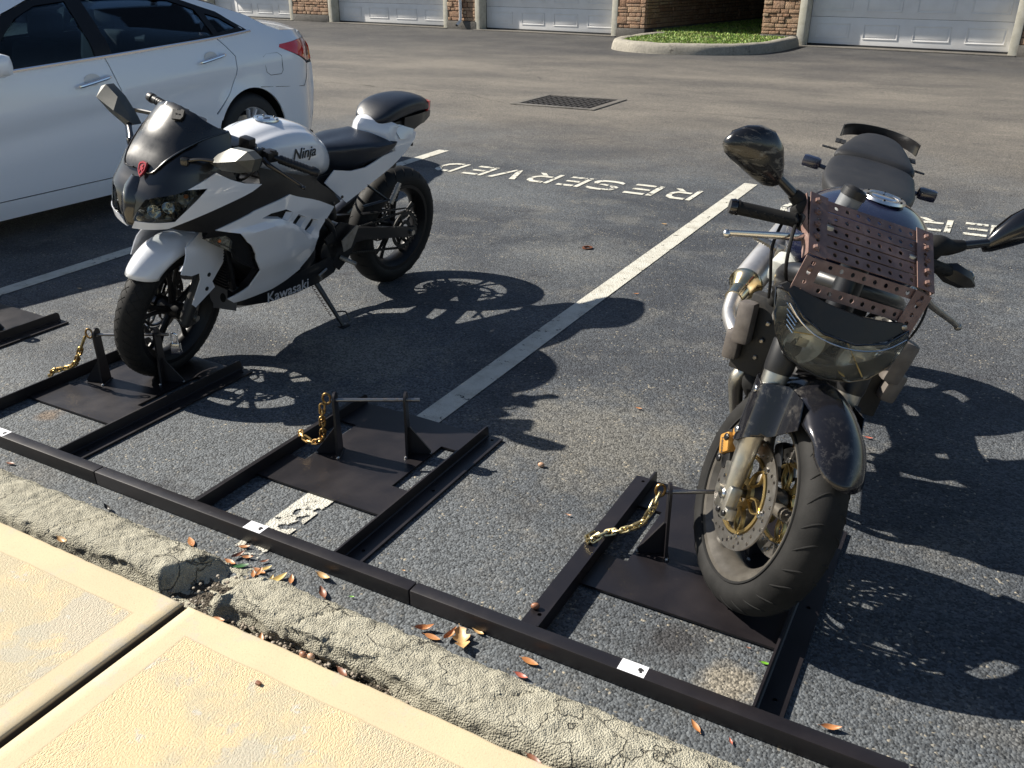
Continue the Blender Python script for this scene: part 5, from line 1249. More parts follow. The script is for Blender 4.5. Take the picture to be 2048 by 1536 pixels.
    for (y,z,w_,h_,a) in ((-.030,.720,.04,.06,0),(-.17,.765,.03,.05,.3),(.11,.75,.03,.04,-.4),(-.03,.675,.12,.02,0)):
        MB().box((1.355,y,z),(.02,w_,h_),rot=(a,.3,0),b=.004).build('reflector_facet','alu_dull',hl)
    for k in range(3): MB().lathe([(.030-.007*k,0),(.0325-.007*k,.002),(.030-.007*k,.004)],Matrix.Translation((1.397+.004*k,.118,.738))@Matrix.Rotation(-PI/2,4,'Z'),20,loop=False,a0=-.8,a1=1.6).build('chrome_arc','chrome',hl)
    # dry twigs caught inside
    for a,b in (((1.43,-.02,.765),(1.425,.070,.690)),((1.425,-.155,.752),(1.43,-.060,.766)),((1.42,-.01,.690),(1.42,.03,.676))): MB().tube([a,b],.0018,5).build('dry_straw','leaf_yellow',hl)
    m=MB()
    for k in range(5): m.tube([hs(-.196+.004*k,.806-.011*k,.002),hs(-.162+.001*k,.784-.009*k,.002)],.0016,4)
    m.build('lens_bars','silver_bright',hl)
    # peak over the headlight
    m=MB(); P=[(-.212,.832),(-.15,.794),(-.09,.774),(0,.769),(.08,.788),(.148,.822),(.145,.834),(.08,.828),(0,.824),(-.10,.830),(-.20,.842)]
    m.poly(P,lambda u,v,o: Vector((hs(u,.80,0).x+.006-(v-.77)*.55+o,u,v)),.006,(),.02); m.build('headlight_peak','black_dusty',root,smooth=40)
    # --- perforated metal panel ---
    def Q(u,v): # u across 0..1 (bike right to left), v down 0..1 top sheet
        a=Vector((1.205,-.160,1.010)); b=Vector((1.205,.170,1.010)); c=Vector((1.345,.158,.915)); d=Vector((1.345,-.172,.915))
        return a.lerp(b,u).lerp(d.lerp(c,u),v)
    def Q2(u,v):
        a=Vector((1.347,-.172,.912)); b=Vector((1.347,.158,.912)); c=Vector((1.375,.140,.812)); d=Vector((1.375,-.185,.812))
        return a.lerp(b,u).lerp(d.lerp(c,u),v)
    hp=None; lab='perforated_bar'
    m=MB()
    for uo in (-.03,1.03): a,b=Q(uo,0),Q(uo,1); m.box((a+b)/2+Vector((-.008,0,-.010)),((b-a).length,.0022,.026),rot=(0,math.atan2(-(b-a).z,(b-a).x),0))
    a,b=Q(-.03,.5),Q(1.03,.5); m.box((a+b)/2+Vector((-.010,0,-.014)),(.02,(b-a).length,.003)); px=m.build('perforated_panel','brown_metal',root,smooth=0)
    for r in range(5):
        v0=r/5+.012; v1=(r+1)/5-.012; a,b=Q(.06,v0),Q(.985,v0); c=Q(.06,v1); m=MB(); L=(b-a).length
        perf_strip(m,a,b-a,c-a,L,(c-a).length,.0022,10); m.build('perforated_bar','brown_metal',px,smooth=0)
    for r,(va,vb) in enumerate(((.02,.26),(.56,.82))):
        a,b=Q2(.05,va),Q2(.98,va); c=Q2(.05,vb); m=MB(); perf_strip(m,a,b-a,c-a,(b-a).length,(c-a).length,.0022,10); m.build('perforated_bar','brown_metal',px,smooth=0)
    for ua,ub in ((-.03,.115),(.885,1.03)):
        m=MB(); a,b,c=Q(ua,-.02),Q(ua,1.02),Q(ub,-.02); up=Vector((.0025,0,.0035)); perf_strip(m,a+up,b-a,c-a,(b-a).length,(c-a).length,.0022,6,hr=.0056); m.build('side_bar','brown_metal',px,smooth=0)
        m=MB(); a,b,c=Q2(ua,0),Q2(ua,1.08),Q2(ub,0); up=Vector((.0045,0,.0)); perf_strip(m,a+up,b-a,c-a,(b-a).length,(c-a).length,.0022,5,hr=.0056); m.build('side_bar','brown_metal',px,smooth=0)
        um=(ua+ub)/2; off=.26
        nrm=(Q(1,0)-Q(0,0)).cross(Q(0,1)-Q(0,0)).normalized(); nrm=-nrm if nrm.z<0 else nrm
        for k in range(5):
            p=Q(um+(-.012 if ua<.5 else .012),.085+.2*k)+up+nrm*.003; m=MB(); m.tube([p,p+nrm*.006],.0085,6); m.tube([p+nrm*.006,p+nrm*.0075],[.0075,.005],6); m.tube([p+nrm*.007,p+nrm*.011],.004,8); m.build('bolt_head','brown_metal',px,smooth=20)
        for vv in (.90,):
            p=Q2(um,vv)+Vector((.0075,0,0)); MB().sphere(p,.0085,10,(.5,1,1)).build('bolt_head','silver',px)
        p=Q2(um,.26)+Vector((.008,0,0)); MB().sphere(p,.008,10,(.5,1,1)).build('bolt_head','brown_metal',px)
    # instruments and stem behind the panel
    m=MB(); m.box((1.235,0,.93),(.07,.19,.06),rot=(0,.5,0),b=.02); m.box((1.18,0,.925),(.10,.22,.035),b=.012); m.build('instrument_pod','black_dusty',root)
    # --- handlebar ---
    hb=[(1.205,-.335,.925),(1.225,-.22,.945),(1.235,-.14,.948),(1.205,-.06,.960),(1.205,.06,.960),(1.235,.14,.948),(1.225,.22,.945),(1.195,.35,.935)]
    MB().tube(hb,.0115,12,smooth=5).build('handlebar','frame_black',root)
    for s in (1,-1):
        a=Vector((1.232,s*.185,.947)); b=Vector(hb[0] if s<0 else hb[-1]); d=(b-a).normalized()
        m=MB(); m.tube([a,a+d*.006,b-d*.016],[.019,.0165,.0165],16); m.tube([b-d*.016,b-d*.012],.0185,16)
        for k in range(5):
            q=a+d*(.02+.022*k); m.tube([q+Vector((.016,0,-.006)),q+d*.018+Vector((.0163,0,.006))],.0016,4)
        m.build('grip','rubber',root)
        m=MB(); m.tube([b-d*.010,b-d*.004,b+d*.006],[.0185,.020,.017],16); m.build('bar_end','black_gloss',root)
        m=MB(); m.box(a-d*.028,(.042,.045,.040),rot=(0,0,0),b=.008); m.box(a-d*.03+Vector((.024,0,.002)),(.022,.032,.026),b=.005); m.build('switch_housing','black_dusty',root)
        m=MB(); m.box(a-d*.065+Vector((.012,0,0)),(.045,.03,.03),b=.007); m.build('lever_clamp','silver',root)
        dr=-.012 if s<0 else -.035
        if s<0: pts=[a-d*.055+Vector((.03,0,-.012)),a+d*.0+Vector((.055,0,-.020)),a+d*.06+Vector((.060,0,-.028)),b+Vector((.058,0,-.045)),b+Vector((.055,-.006,-.050))]
        else: pts=[a-d*.03+Vector((.02,0,-.030)),a+d*.03+Vector((.035,0,-.060)),a+d*.07+Vector((.030,0,-.085)),b+Vector((.020,.02,-.115)),b+Vector((.010,.055,-.128))]
        m=MB(); m.tube(pts,[.009,.0075,.0065,.0055,.0055],10,smooth=5,flat=1.4); m.sphere(pts[-1],.0105,12); m.build('lever','silver_bright' if s<0 else 'alu_dull',root)
    m=MB(); m.tube([(1.175,-.050,.985),(1.17,-.045,1.028)],[.027,.029],20); rs=m.build('brake_reservoir','tank_grey',root)
    m=MB(); m.tube([(1.17,-.045,1.028),(1.169,-.044,1.046),(1.1685,-.0435,1.048)],[.0315,.0315,.027],20); m.build('reservoir_cap','black_plastic',rs)
    # --- mirrors: rounded teardrop shells ---
    for s in (1,-1):
        if s<0: base,knee,neck=Vector((1.205,-.150,.965)),Vector((1.20,-.178,.985)),Vector((1.20,-.262,1.022))
        else: base,knee,neck=Vector((1.185,.205,.972)),Vector((1.18,.262,.990)),Vector((1.165,.370,1.030))
        m=MB(); m.tube([base+Vector((.0,0,-.02)),base+Vector((0,s*.02,.012)),knee,knee.lerp(neck,.35)],[.034,.029,.021,.014],16,smooth=4); m.build('stalk_boot','rubber',root)
        m=MB(); m.tube([knee,neck],[.0125,.0105],14); m.build('mirror_stalk','black_satin',root)
        out=[(0,0,.022),(.030,.022,.034),(.075,.040,.042),(.115,.043,.038),(.150,.036,.022),(.162,.030,.006)] 
        # outline in (outward, up) : lofted ellipses along the outward axis
        rings=[]; K=[(-.012,-.006,.012,.010),(.0,.004,.030,.016),(.022,.020,.050,.024),(.055,.036,.058,.031),(.092,.044,.053,.032),(.125,.044,.042,.027),(.148,.040,.026,.018),(.160,.037,.008,.008)]
        if s>0: K=[(-.012,-.006,.012,.010),(.0,.006,.034,.018),(.018,.030,.052,.026),(.045,.056,.060,.032),(.080,.075,.054,.032),(.112,.082,.040,.026),(.135,.082,.022,.016),(.143,.082,.008,.007)]
        for (o,uz,hz,hx) in K:
            c=neck+Vector((-.004,s*o,uz)); r=[]
            for k in range(20):
                a=2*PI*k/20; xx=hx*math.cos(a); r.append(c+Vector((xx if xx>0 else xx*.35,0,hz*math.sin(a))))
            rings.append(r)
        m=MB(); m.ring(rings); mr=m.build('mirror','mirror_scuffed' if s<0 else 'black_gloss',root,smooth=60)
        m=MB(); vs=[neck+Vector((-.0165,s*o,uz+hz*.86*e)) for e in (1,-1) for (o,uz,hz,hx) in (K[1:-1] if e>0 else K[1:-1][::-1])]; m.add(vs,[tuple(range(len(vs)))]); m.build('mirror_glass','mirror_glass',mr,smooth=0)
    # left front turn signal, arrow shaped, points outwards and down
    m=MB(); m.tube([(1.20,.22,.935),(1.205,.262,.935)],.009,8); m.tube([(1.205,.255,.937),(1.21,.285,.938),(1.215,.33,.932),(1.215,.365,.925)],[.012,.022,.019,.004],6,flat=1.3); m.build('turn_signal','black_plastic',root)
    # hoses and wires
    for pts,r in (([(1.22,-.17,.94),(1.30,-.21,.93),(1.33,-.20,.86),(1.30,-.14,.78),(1.28,-.11,.70)],.0045),([(1.20,.16,.95),(1.26,.20,.93),(1.30,.19,.85),(1.30,.14,.75),(1.27,.12,.66)],.0045),([(1.25,.17,.92),(1.33,.185,.88),(1.36,.175,.80),(1.33,.16,.74)],.003),([(1.21,-.20,.93),(1.27,-.225,.88),(1.28,-.19,.80),(1.22,-.14,.74)],.004),([(1.30,-.02,.66),(1.35,-.06,.62),(1.37,-.075,.56),(1.36,-.085,.50),(1.36,-.08,.43)],.0045),([(1.30,.03,.66),(1.35,.05,.62),(1.37,.07,.55),(1.36,.08,.45)],.0045)):
        MB().tube(pts,r,8,smooth=6).build('hose','rubber',root)
    MB().box((1.31,0,.60),(.03,.06,.04),b=.008).build('hose_junction','black_dusty',root)
    XF[0]=Matrix.Identity(4)
    # --- tank ---
    m=MB(); secs=[]
    for x,w,zt,zb,e in ((1.08,.05,.90,.84,2.2),(1.06,.115,.925,.80,2.3),(1.01,.165,.955,.76,2.5),(.94,.192,.976,.73,2.5),(.86,.200,.988,.71,2.5),(.78,.196,.982,.70,2.5),(.69,.175,.955,.70,2.4),(.60,.140,.918,.70,2.4),(.52,.112,.890,.71,2.3),(.46,.095,.87,.73,2.2)):
        mid=zb+(zt-zb)*.45; r=[]
        for k in range(36):
            a=2*PI*k/36; c=math.cos(a);s=math.sin(a); y=w*abs(c)**(2/e)*(1 if c>=0 else -1); h=(zt-mid) if s>=0 else (mid-zb); z=mid+h*abs(s)**(2/2.2)*(1 if s>=0 else -1); r.append((x,y,z))
        secs.append(r)
    m.ring(secs); tk=m.build('fuel_tank','paint_midnight',root,smooth=60,sub=1)
    q=Matrix.Translation((.865,.02,.986))@Matrix.Rotation(PI/2,4,'X')
    m=MB(); m.lathe([(0,.004),(.030,.004),(.034,.002),(.036,-.003)],q,32); m.build('filler_cap','chrome',tk)
    m=MB(); m.lathe([(.040,-.004),(.040,.003),(.046,.005),(.058,.003),(.061,-.004)],q,44,loop=True); m.build('cap_ring','silver_bright',tk)
    m=MB(); 
    for k in range(6): a=PI*k/3; bolt(m,(.865+.052*math.cos(a),.02+.052*math.sin(a),.990),.004,(0,0,1),.003)
    m.build('cap_screws','frame_black',tk)
    # --- seats ---
    def seat(name,secs):
        m=MB(); rings=[]
        for x,w,zt,zs in secs:
            r=[];mid=zt-.030
            for k in range(28):
                a=2*PI*k/28; c=math.cos(a);s=math.sin(a); y=w*abs(c)**(2/2.6)*(1 if c>=0 else -1); z=mid+(.030 if s>=0 else (mid-zs))*abs(s)**(2/2.4)*(1 if s>=0 else -1); r.append((x,y,z))
            rings.append(r)
        m.ring(rings); return m.build(name,'seat_worn',root,smooth=60,sub=1)
    seat('rider_seat',((.52,.075,.895,.83),(.47,.11,.905,.80),(.38,.145,.912,.80),(.28,.158,.912,.81),(.18,.155,.915,.82),(.10,.152,.925,.84),(.06,.148,.932,.86),(.050,.10,.93,.87)))
    seat('pillion_seat',((.060,.11,.930,.88),(.052,.144,.940,.87),(.02,.146,.948,.87),(-.06,.126,.957,.88),(-.16,.106,.968,.885),(-.25,.086,.972,.89),(-.30,.062,.968,.90),(-.325,.035,.96,.91)))
    m=MB(); rr_=[]
    for x,w,zt,zb in ((.60,.11,.84,.74),(.35,.135,.84,.76),(.05,.125,.87,.80),(-.20,.10,.895,.84),(-.31,.07,.90,.86)): rr_.append([(x,w,zt),(x,w*.9,zb),(x,-w*.9,zb),(x,-w,zt)])
    m.ring(rr_); m.build('tail_body','paint_midnight',root,smooth=30)
    # tail rail: flat curved plate with bolts, plus drilled brackets
    m=MB(); arc=[];
    for k in range(17): a=-1.25+2.5*k/16; arc.append((-.195-.165*math.cos(a),.150*math.sin(a),.950+.012*math.cos(a)))
    rows=[[(x,y,z-.022),(x,y,z+.022),(x-.006*math.cos(0),y*1.03,z+.022),(x-.006,y*1.03,z-.022)] for x,y,z in arc]
    m.ring(rows); m.build('tail_rail','black_satin',root,smooth=30)
    for s in (1,-1):
        m=MB(); T=Matrix.Rotation(.0,4,'Z'); T=Matrix(((1,0,0,-.33),(0,1,0,s*.135),(0,0,1,.905),(0,0,0,1)))
        hole=lambda x,y,r=.006:[(x+r*math.cos(t),y+r*math.sin(t)) for t in [2*PI*j/10 for j in range(10)]]
        m.plate([(0,-.02),(.09,-.02),(.09,.02),(0,.02)],.003,T,[hole(.02,0),hole(.05,0),hole(.075,0)]); m.build('drilled_bracket','black_dusty',root,smooth=0)
        m=MB(); m.plate([(0,-.03),(.03,-.03),(.03,.03),(0,.03)],.003,Matrix.Translation((-.22,s*.165,.885)),[hole(.015,0,.008)]); m.build('drilled_bracket','black_dusty',root,smooth=0)
        mb=MB(); bolt(mb,(-.31,s*.122,.952),.008,(0,0,1),.006); mb.build('rail_bolt','silver_bright',root)
        # rear turn signals on stalks
        m=MB(); m.tube([(.03,s*.11,.85),(.03,s*.175,.856)],.008,8); m.box((.03,s*.208,.862),(.04,.068,.044),rot=(0,0,s*.1),b=.014); m.build('rear_turn_signal','paint_midnight',root)
    m=MB(); m.box((-.33,0,.875),(.03,.13,.04),b=.01); m.build('tail_light','red_lens',root)
    # --- frame, engine ---
    MB().tube([(1.225,0,.70),(1.165,0,.90)],.036,20).build('head_stock','frame_black',root)
    for s in (1,-1):
        MB().tube([(1.15,s*.015,.80),(1.10,s*.08,.785),(1.0,s*.15,.74),(.75,s*.15,.62),(.58,s*.14,.48),(.54,s*.13,.34)],.027,12,smooth=4,flat=1.2).build('frame_spar','frame_black',root)
        MB().tube([(.62,s*.12,.60),(.30,s*.115,.74),(-.10,s*.10,.84)],.013,10,smooth=4).build('subframe_tube','frame_black',root)
    m=MB(); m.box((.85,0,.40),(.36,.27,.24),b=.03); m.box((.98,0,.50),(.20,.24,.20),rot=(0,.6,0),b=.02); m.box((.72,0,.60),(.20,.22,.22),rot=(0,-.4,0),b=.03); m.build('engine','black_dusty',root)
    m=MB()
    for k in range(8): m.box((1.055,0,.45+.018*k),(.06,.20,.005),rot=(0,.1,0),b=.001)
    m.build('engine_fins','frame_black',root)
    m=MB(); m.box((.60,0,.78),(.50,.22,.10),b=.03); m.build('airbox','black_plastic',root)
    for s in (1,-1):
        # side radiator: dark core, pale end tank on the outside
        cx=1.03
        m=MB(); m.box((cx-.02,s*.155,.545),(.06,.115,.235),rot=(s*-.05,-.12,s*.25),b=.008)
        rd=m.build('side_radiator','black_dusty',root)
        zz=.035 if s>0 else 0
        m=MB(); m.box((cx+.025,s*.210,.585+zz),(.055,.050,.125),rot=(s*-.16,-.12,s*.25),b=.014); m.box((cx+.012,s*.222,.505+zz),(.052,.046,.090),rot=(s*-.16,-.12,s*.25),b=.014); m.build('radiator_cover','cover_brown',rd)
        m=MB(); m.tube([(cx-.0,s*.155,.66),(cx+.01,s*.150,.685)],.022,14); m.tube([(cx+.0,s*.165,.69),(cx-.03,s*.12,.72),(cx-.08,s*.07,.72)],.017,10,smooth=3); m.build('coolant_hose','rubber',rd)
        for k in range(3): mb=MB(); bolt(mb,(cx+.02,s*(.150),.60-.055*k),.007,(1,0,0),.006); mb.build('radiator_bolt','silver',rd)
        m=MB(); m.tube([(1.02,s*.14,.44),(1.04,s*.13,.40),(1.01,s*.11,.36)],[.028,.030,.026],12,smooth=3); m.build('radiator_hose','rubber',root)
    m=MB(); m.tube([(.99,-.155,.44),(1.00,-.175,.385),(.99,-.165,.33),(.96,-.14,.25),(.88,-.12,.20)],[.022,.026,.022,.020,.020],12,smooth=4); m.build('exhaust_header','silver',root)
    m=MB(); m.tube([(.97,-.13,.42),(1.04,-.12,.42),(1.06,-.11,.33),(1.0,-.09,.22)],.015,10,smooth=4); m.build('water_pipe','rubber',root)
    # white overflow tank and its pipe
    m=MB(); m.box((.80,-.165,.690),(.09,.075,.075),rot=(0,.2,-.2),b=.024); m.build('overflow_tank','white_dirty',root)
    m=MB(); m.tube([(.84,-.150,.655),(.87,-.145,.60),(.89,-.15,.53)],[.022,.018,.020],12,smooth=3); m.build('filler_neck','silver',root)
    MB().box((.70,-.15,.735),(.12,.03,.02),rot=(0,.2,0),b=.005).build('red_plug','red_badge',root)
    # silencer on the right side
    ta,tb=Vector((-.05,-.175,.635)),Vector((.43,-.268,.475)); d=(tb-ta).normalized()
    m=MB(); m.tube([ta,ta+d*.01,tb-d*.01,tb],[.050,.058,.058,.054],28); sil=m.build('silencer','silencer_steel',root)
    m=MB(); m.tube([tb-d*.012,tb-d*.008,tb+d*.004,tb+d*.012,tb+d*.045,tb+d*.05,tb+d*.10],[.059,.0615,.0615,.052,.040,.036,.033],28); m.build('silencer_cone','exhaust_gold',sil)
    m=MB(); m.tube([ta+d*.004,ta-d*.003],[.052,.030],24); m.build('silencer_tip','frame_black',sil)
    m=MB(); m.tube([tb+d*.09,tb+d*.17+Vector((0,.02,-.01)),Vector((.70,-.24,.40)),Vector((.74,-.18,.34)),Vector((.72,-.12,.28))],[.030,.027,.024,.022,.022],14,smooth=4); m.build('exhaust_pipe','silencer_steel',root)
    # foot controls, right side visible
    for s in (1,-1):
        m=MB(); m.plate([(.62,.34),(.66,.46),(.55,.62),(.42,.70),(.38,.68),(.48,.55),(.50,.36)],.010,Matrix(((1,0,0,0),(0,0,1,s*.165-.005),(0,1,0,0),(0,0,0,1)))); m.build('footrest_bracket','alu_dull',root)
        m=MB(); m.tube([(.46,s*.20,.640),(.44,s*.295,.655)],[.012,.013],8)
        for k in range(9): p=Vector((.456,s*.21,.641)).lerp(Vector((.44,s*.295,.655)),k/9); m.tube([p,p+Vector((0,s*.004,.0005))],.0155,8)
        m.box((.45,s*.195,.63),(.05,.03,.04),b=.008); m.build('pillion_peg','silver',root)
        m=MB(); m.tube([(.56,s*.18,.375),(.55,s*.275,.385)],[.013,.014],8)
        for k in range(6): p=Vector((.557,s*.20,.378)).lerp(Vector((.55,s*.275,.385)),k/6); m.box(p+Vector((0,0,.014)),(.03,.006,.006),b=.001)
        m.tube([(.545,s*.272,.385),(.55,s*.300,.365)],.004,6); m.build('rider_peg','rubber',root)
    # swingarm, chain side
    for s in (1,-1): m=MB(); m.tube([(.50,s*.12,.40),(.25,s*.125,.36),(-.04,s*.125,.315)],[.034,.030,.024],8,smooth=3,flat=1.3); m.build('swingarm','alu_dull',root)
    MB().tube([(.48,0,.45),(.56,0,.66)],.032,14).build('shock','rust',root)
    m=MB(); q=Matrix.Translation((0,.10,.315)); m.lathe([(.095,-.003),(.095,.003),(.035,.003),(.035,-.003)],q,42,loop=True); m.build('sprocket','alu_dull',root)
    m=MB()
    for z0,z1 in ((.41,.435),(.22,.355)): m.tube([(0,.10,z0),(.60,.10,z1)],.007,6,flat=1.2)
    m.build('drive_chain','black_dusty',root)
    # side stand
    m=MB(); ft=Vector((.60,.30,.068)); m.tube([(.64,.13,.28),ft],[.013,.010],10); m.box(ft+Vector((0,.004,-.003)),(.06,.04,.008),b=.002); m.build('side_stand','frame_black',root)
    XF[0]=Matrix.Identity(4)
    return root
mk('exhaust_gold',(.62,.47,.22),.18,1,0,(.8,.74,.6),12,.4,.7)
dark_bike()
# ================= WHITE SEDAN =================
def car():
    Mx=Matrix((Vector((0,-1,0)),Vector((1,0,0)),Vector((0,0,1)))).transposed().to_4x4(); Mx.translation=(-6.115,5.24,0)
    root=empty('sedan',mat=Mx); tag(root,'white four-door sedan with chrome window trim parked behind the white motorcycle','car')
    XF[0]=Matrix.Identity(4)
    WZ=[(.12,.84),(.22,.872),(.28,.882),(.42,.893),(.60,.905),(.76,.912),(.86,.906),(.95,.893),(1.04,.872),(1.10,.845),(1.20,.770),(1.30,.695),(1.38,.635),(1.45,.58)]
    def W(x,z):
        w=lt(WZ,z)
        # crease along the doors: a soft shoulder running up to the tail lamp
        zc=.70+.125*(2.05-x)/1.6
        w+=.010*math.exp(-((z-zc)/.035)**2)-.014*math.exp(-((z-zc+.10)/.06)**2)*smooth01(-.2,.5,x)
        r=.27*smooth01(-.50,-1.06,x)**1.5+.05*smooth01(-.1,-.6,x)*smooth01(.95,1.1,z); f=.42*smooth01(2.9,3.75,x)**2
        # flared arches
        for hx in (0,2.80):
            d=math.hypot(x-hx,z-.33); w+=.016*math.exp(-((d-.37)/.05)**2)*(1 if z>.33 else .5)
        return w-r-f
    def side(s,d=0): return lambda x,z,o: Vector((x,s*(W(x,z)+d+o),z))
    def arch(hx,r=.365,a0=-12,a1=192,n=22): return [(hx+r*math.cos(rad(a0+(a1-a0)*k/n)),.33+r*math.sin(rad(a0+(a1-a0)*k/n))) for k in range(n+1)]
    ra=arch(0)[::-1]  # from rear (x negative) over the top to front
    fa=arch(2.80)[::-1]
    g=.004
    rear_door=[(1.235-g,.965+.045),(.24,1.062),(.17,1.0),(.105,.93),(.13,.80),(.22,.68),(.372,.545)]+[(.374*math.cos(rad(q)),.33+.374*math.sin(rad(q))) for q in (28,20,10,0,-12)]+[(1.19-g,.25),(1.19-g,.50),(1.178-g,.80)]
    front_door=[(1.235+g,1.008),(1.178+g,.80),(1.19+g,.50),(1.19+g,.25),(2.20,.25),(2.26,.55),(2.28,.85),(2.22,.958)]
    quarter=[(.24-.012,1.062),(.17-.01,1.0),(.105-.01,.93),(.13-.01,.80),(.22-.008,.68),(.362,.545)]+[p for p in ra[::-1] if p[0]<.358][0:]+[(-.40,.22),(-.75,.20),(-.98,.24),(-1.04,.40),(-1.06,.60),(-1.045,.80),(-.86,.81),(-.40,.962),(-.40,.985),(-.66,1.008),(-.97,1.0),(-.99,1.05),(-.9,1.078),(-.5,1.085),(-.34,1.135),(-.20,1.205),(-.095,1.095)]
    quarter=[(.228,1.062),(.16,1.0),(.095,.93),(.12,.80),(.212,.68),(.362,.537)]+arch(0,a0=26)+[(-.40,.22),(-.75,.20),(-.96,.24),(-1.03,.40),(-1.05,.60),(-1.04,.79),(-.80,.80),(-.39,.962),(-.40,.982),(-.66,1.006),(-.97,1.0),(-.975,1.04),(-.9,1.068),(-.5,1.082),(-.34,1.13),(-.20,1.20),(.10,1.295),(.40,1.372),(.41,1.345),(.10,1.228),(-.095,1.088)]
    fender=[(2.23,.958),(2.29,.85),(2.27,.55),(2.335,.42)]+[p for p in arch(2.80)[::-1] if p[1]>.255]+[(3.25,.22),(3.55,.24),(3.72,.42),(3.70,.62),(3.45,.74),(3.0,.88),(2.5,.97)]
    rocker=[(2.42,.243),(.40,.243),(.375,.16),(.45,.13),(2.36,.13)]
    for s in (1,-1):
        for nm,ol,mt in (('rear_door',rear_door,'paint_carwhite'),('front_door',front_door,'paint_carwhite'),('rear_quarter',quarter,'paint_carwhite'),('front_wing',fender,'paint_carwhite'),('sill',rocker,'paint_carwhite')):
            m=MB(); m.poly(ol,side(s,0 if nm!='sill' else -.004),.012,(),.06); p=m.build(nm,mt,root,smooth=50)
            if nm.endswith('door'):
                hx,hz=(1.245,.905) if nm=='front_door' else (.215,.965); 
                m=MB(); y=lambda x,z: s*(W(x,z))
                m.tube([(hx+.25,y(hx+.25,hz-.05)+s*.004,hz-.055),(hx+.23,y(hx+.23,hz-.05)+s*.034,hz-.048),(hx+.12,y(hx+.12,hz-.03)+s*.042,hz-.030),(hx+.03,y(hx+.03,hz-.02)+s*.034,hz-.016),(hx+.005,y(hx,hz-.02)+s*.004,hz-.012)],[.012,.015,.014,.017,.014],10,smooth=4,flat=.8); m.build('door_handle','chrome',p)
                m=MB(); cx=hx+.13; T=Matrix(((1,0,0,cx),(0,0,s,y(cx,hz-.03)+s*.0015),(0,1,0,hz-.022),(0,0,0,1)))
                m.plate([(.062*math.cos(a),.038*math.sin(a)) for a in [2*PI*k/20 for k in range(20)]],.001,T); m.build('handle_cup','door_white',p)
        # inner dark skin behind the gaps
        m=MB(); m.poly([(2.45,.96),(-.2,1.08),(-.95,1.0),(-.95,.3),(-.40,.24)]+[p for p in arch(0,.40)[::-1]][0:0]+[(-.39,.30),(-.36,.55),(-.2,.70),(0,.745),(.2,.70),(.36,.55),(.40,.25),(2.38,.25),(2.42,.55),(2.6,.69),(2.8,.745),(3.0,.70),(3.2,.55),(3.22,.3),(3.5,.35),(3.45,.7),(3.0,.85)],side(s,-.03),.004,(),.10); m.build('inner_skin','black_plastic',root)
        # dark window surround with three openings
        gf=[(2.10,.995),(1.70,1.255),(1.52,1.322),(1.29,1.342),(1.30,1.012)]; gr=[(1.17,1.022),(1.17,1.345),(.75,1.345),(.47,1.325),(.285,1.262),(.25,1.088)]; gq=[(.20,1.098),(.215,1.232),(.10,1.198),(-.01,1.125)]
        sur=[(2.21,.962),(1.76,1.28),(1.54,1.352),(1.0,1.375),(.46,1.36),(.10,1.24),(-.11,1.098),(.24,1.068),(1.235,1.012)]
        m=MB(); m.poly(sur,side(s,.002),.012,[gf,gr,gq],.05); wf=m.build('window_surround','trim_black',root,smooth=40)
        for q,nm in ((gf,'front_window'),(gr,'rear_window'),(gq,'quarter_window')):
            m=MB(); m.poly(q,side(s,-.004),.003,(),.06); m.build(nm,'glass_car',root,smooth=60)
        # chrome belt strip
        m=MB(); pts=[(2.22,.960),(1.8,.983),(1.235,1.010),(.7,1.040),(.24,1.066),(-.125,1.096)]
        m.tube([(x,s*(W(x,z)+.006),z) for x,z in pts],.011,6,smooth=5,flat=1.0); m.build('belt_trim','chrome',root)
        # roof side rail, white
        rail=[(2.50,.965),(2.21,.966),(1.76,1.286),(1.54,1.358),(1.0,1.381),(.46,1.366),(.40,1.384),(1.0,1.43),(1.60,1.40),(1.85,1.33),(2.42,1.01)]
        m=MB(); m.poly(rail,side(s),.010,(),.05); m.build('roof_rail','paint_carwhite',root,smooth=50)
        # tail lamp
        tlm=[(-.385,.962),(-.405,.984),(-.665,1.004),(-.965,.996),(-1.02,.92),(-1.035,.82),(-.84,.815),(-.62,.88)]
        m=MB(); m.poly(tlm,side(s,.003),.02,(),.04); tl_=m.build('tail_light','red_lens',root,smooth=50)
        m=MB(); m.poly([(-.90,.85),(-.86,.95),(-.95,.955),(-1.0,.86)],side(s,.005),.002,(),.04); m.build('reverse_lens','red_dark',tl_)
        # exterior mirror
        m=MB(); m.box((2.06,s*.985,1.03),(.16,.18,.13),b=.05); m.box((2.09,s*.90,.985),(.08,.12,.05),b=.015); m.build('wing_mirror','paint_carwhite',root,smooth=60)
        # fuel flap outline
        fl=[(-.185,.905),(-.20,.79),(-.24,.765),(-.36,.765),(-.385,.79),(-.385,.90),(-.35,.925),(-.22,.925)]
        if s>0:
            m=MB(); m.tube([(x,s*(W(x,z)+.0005),z) for x,z in fl],.0022,5,loop=True,smooth=0); m.build('fuel_flap','black_plastic',root)
            m=MB(); m.tube([(x,s*(W(x,z)+.0008),z) for x,z in ((-.10,.69),(-.3,.672),(-.60,.648),(-.66,.66),(-.72,.72),(-.76,.80))],.0022,5,smooth=3); m.build('bumper_seam','black_plastic',root)
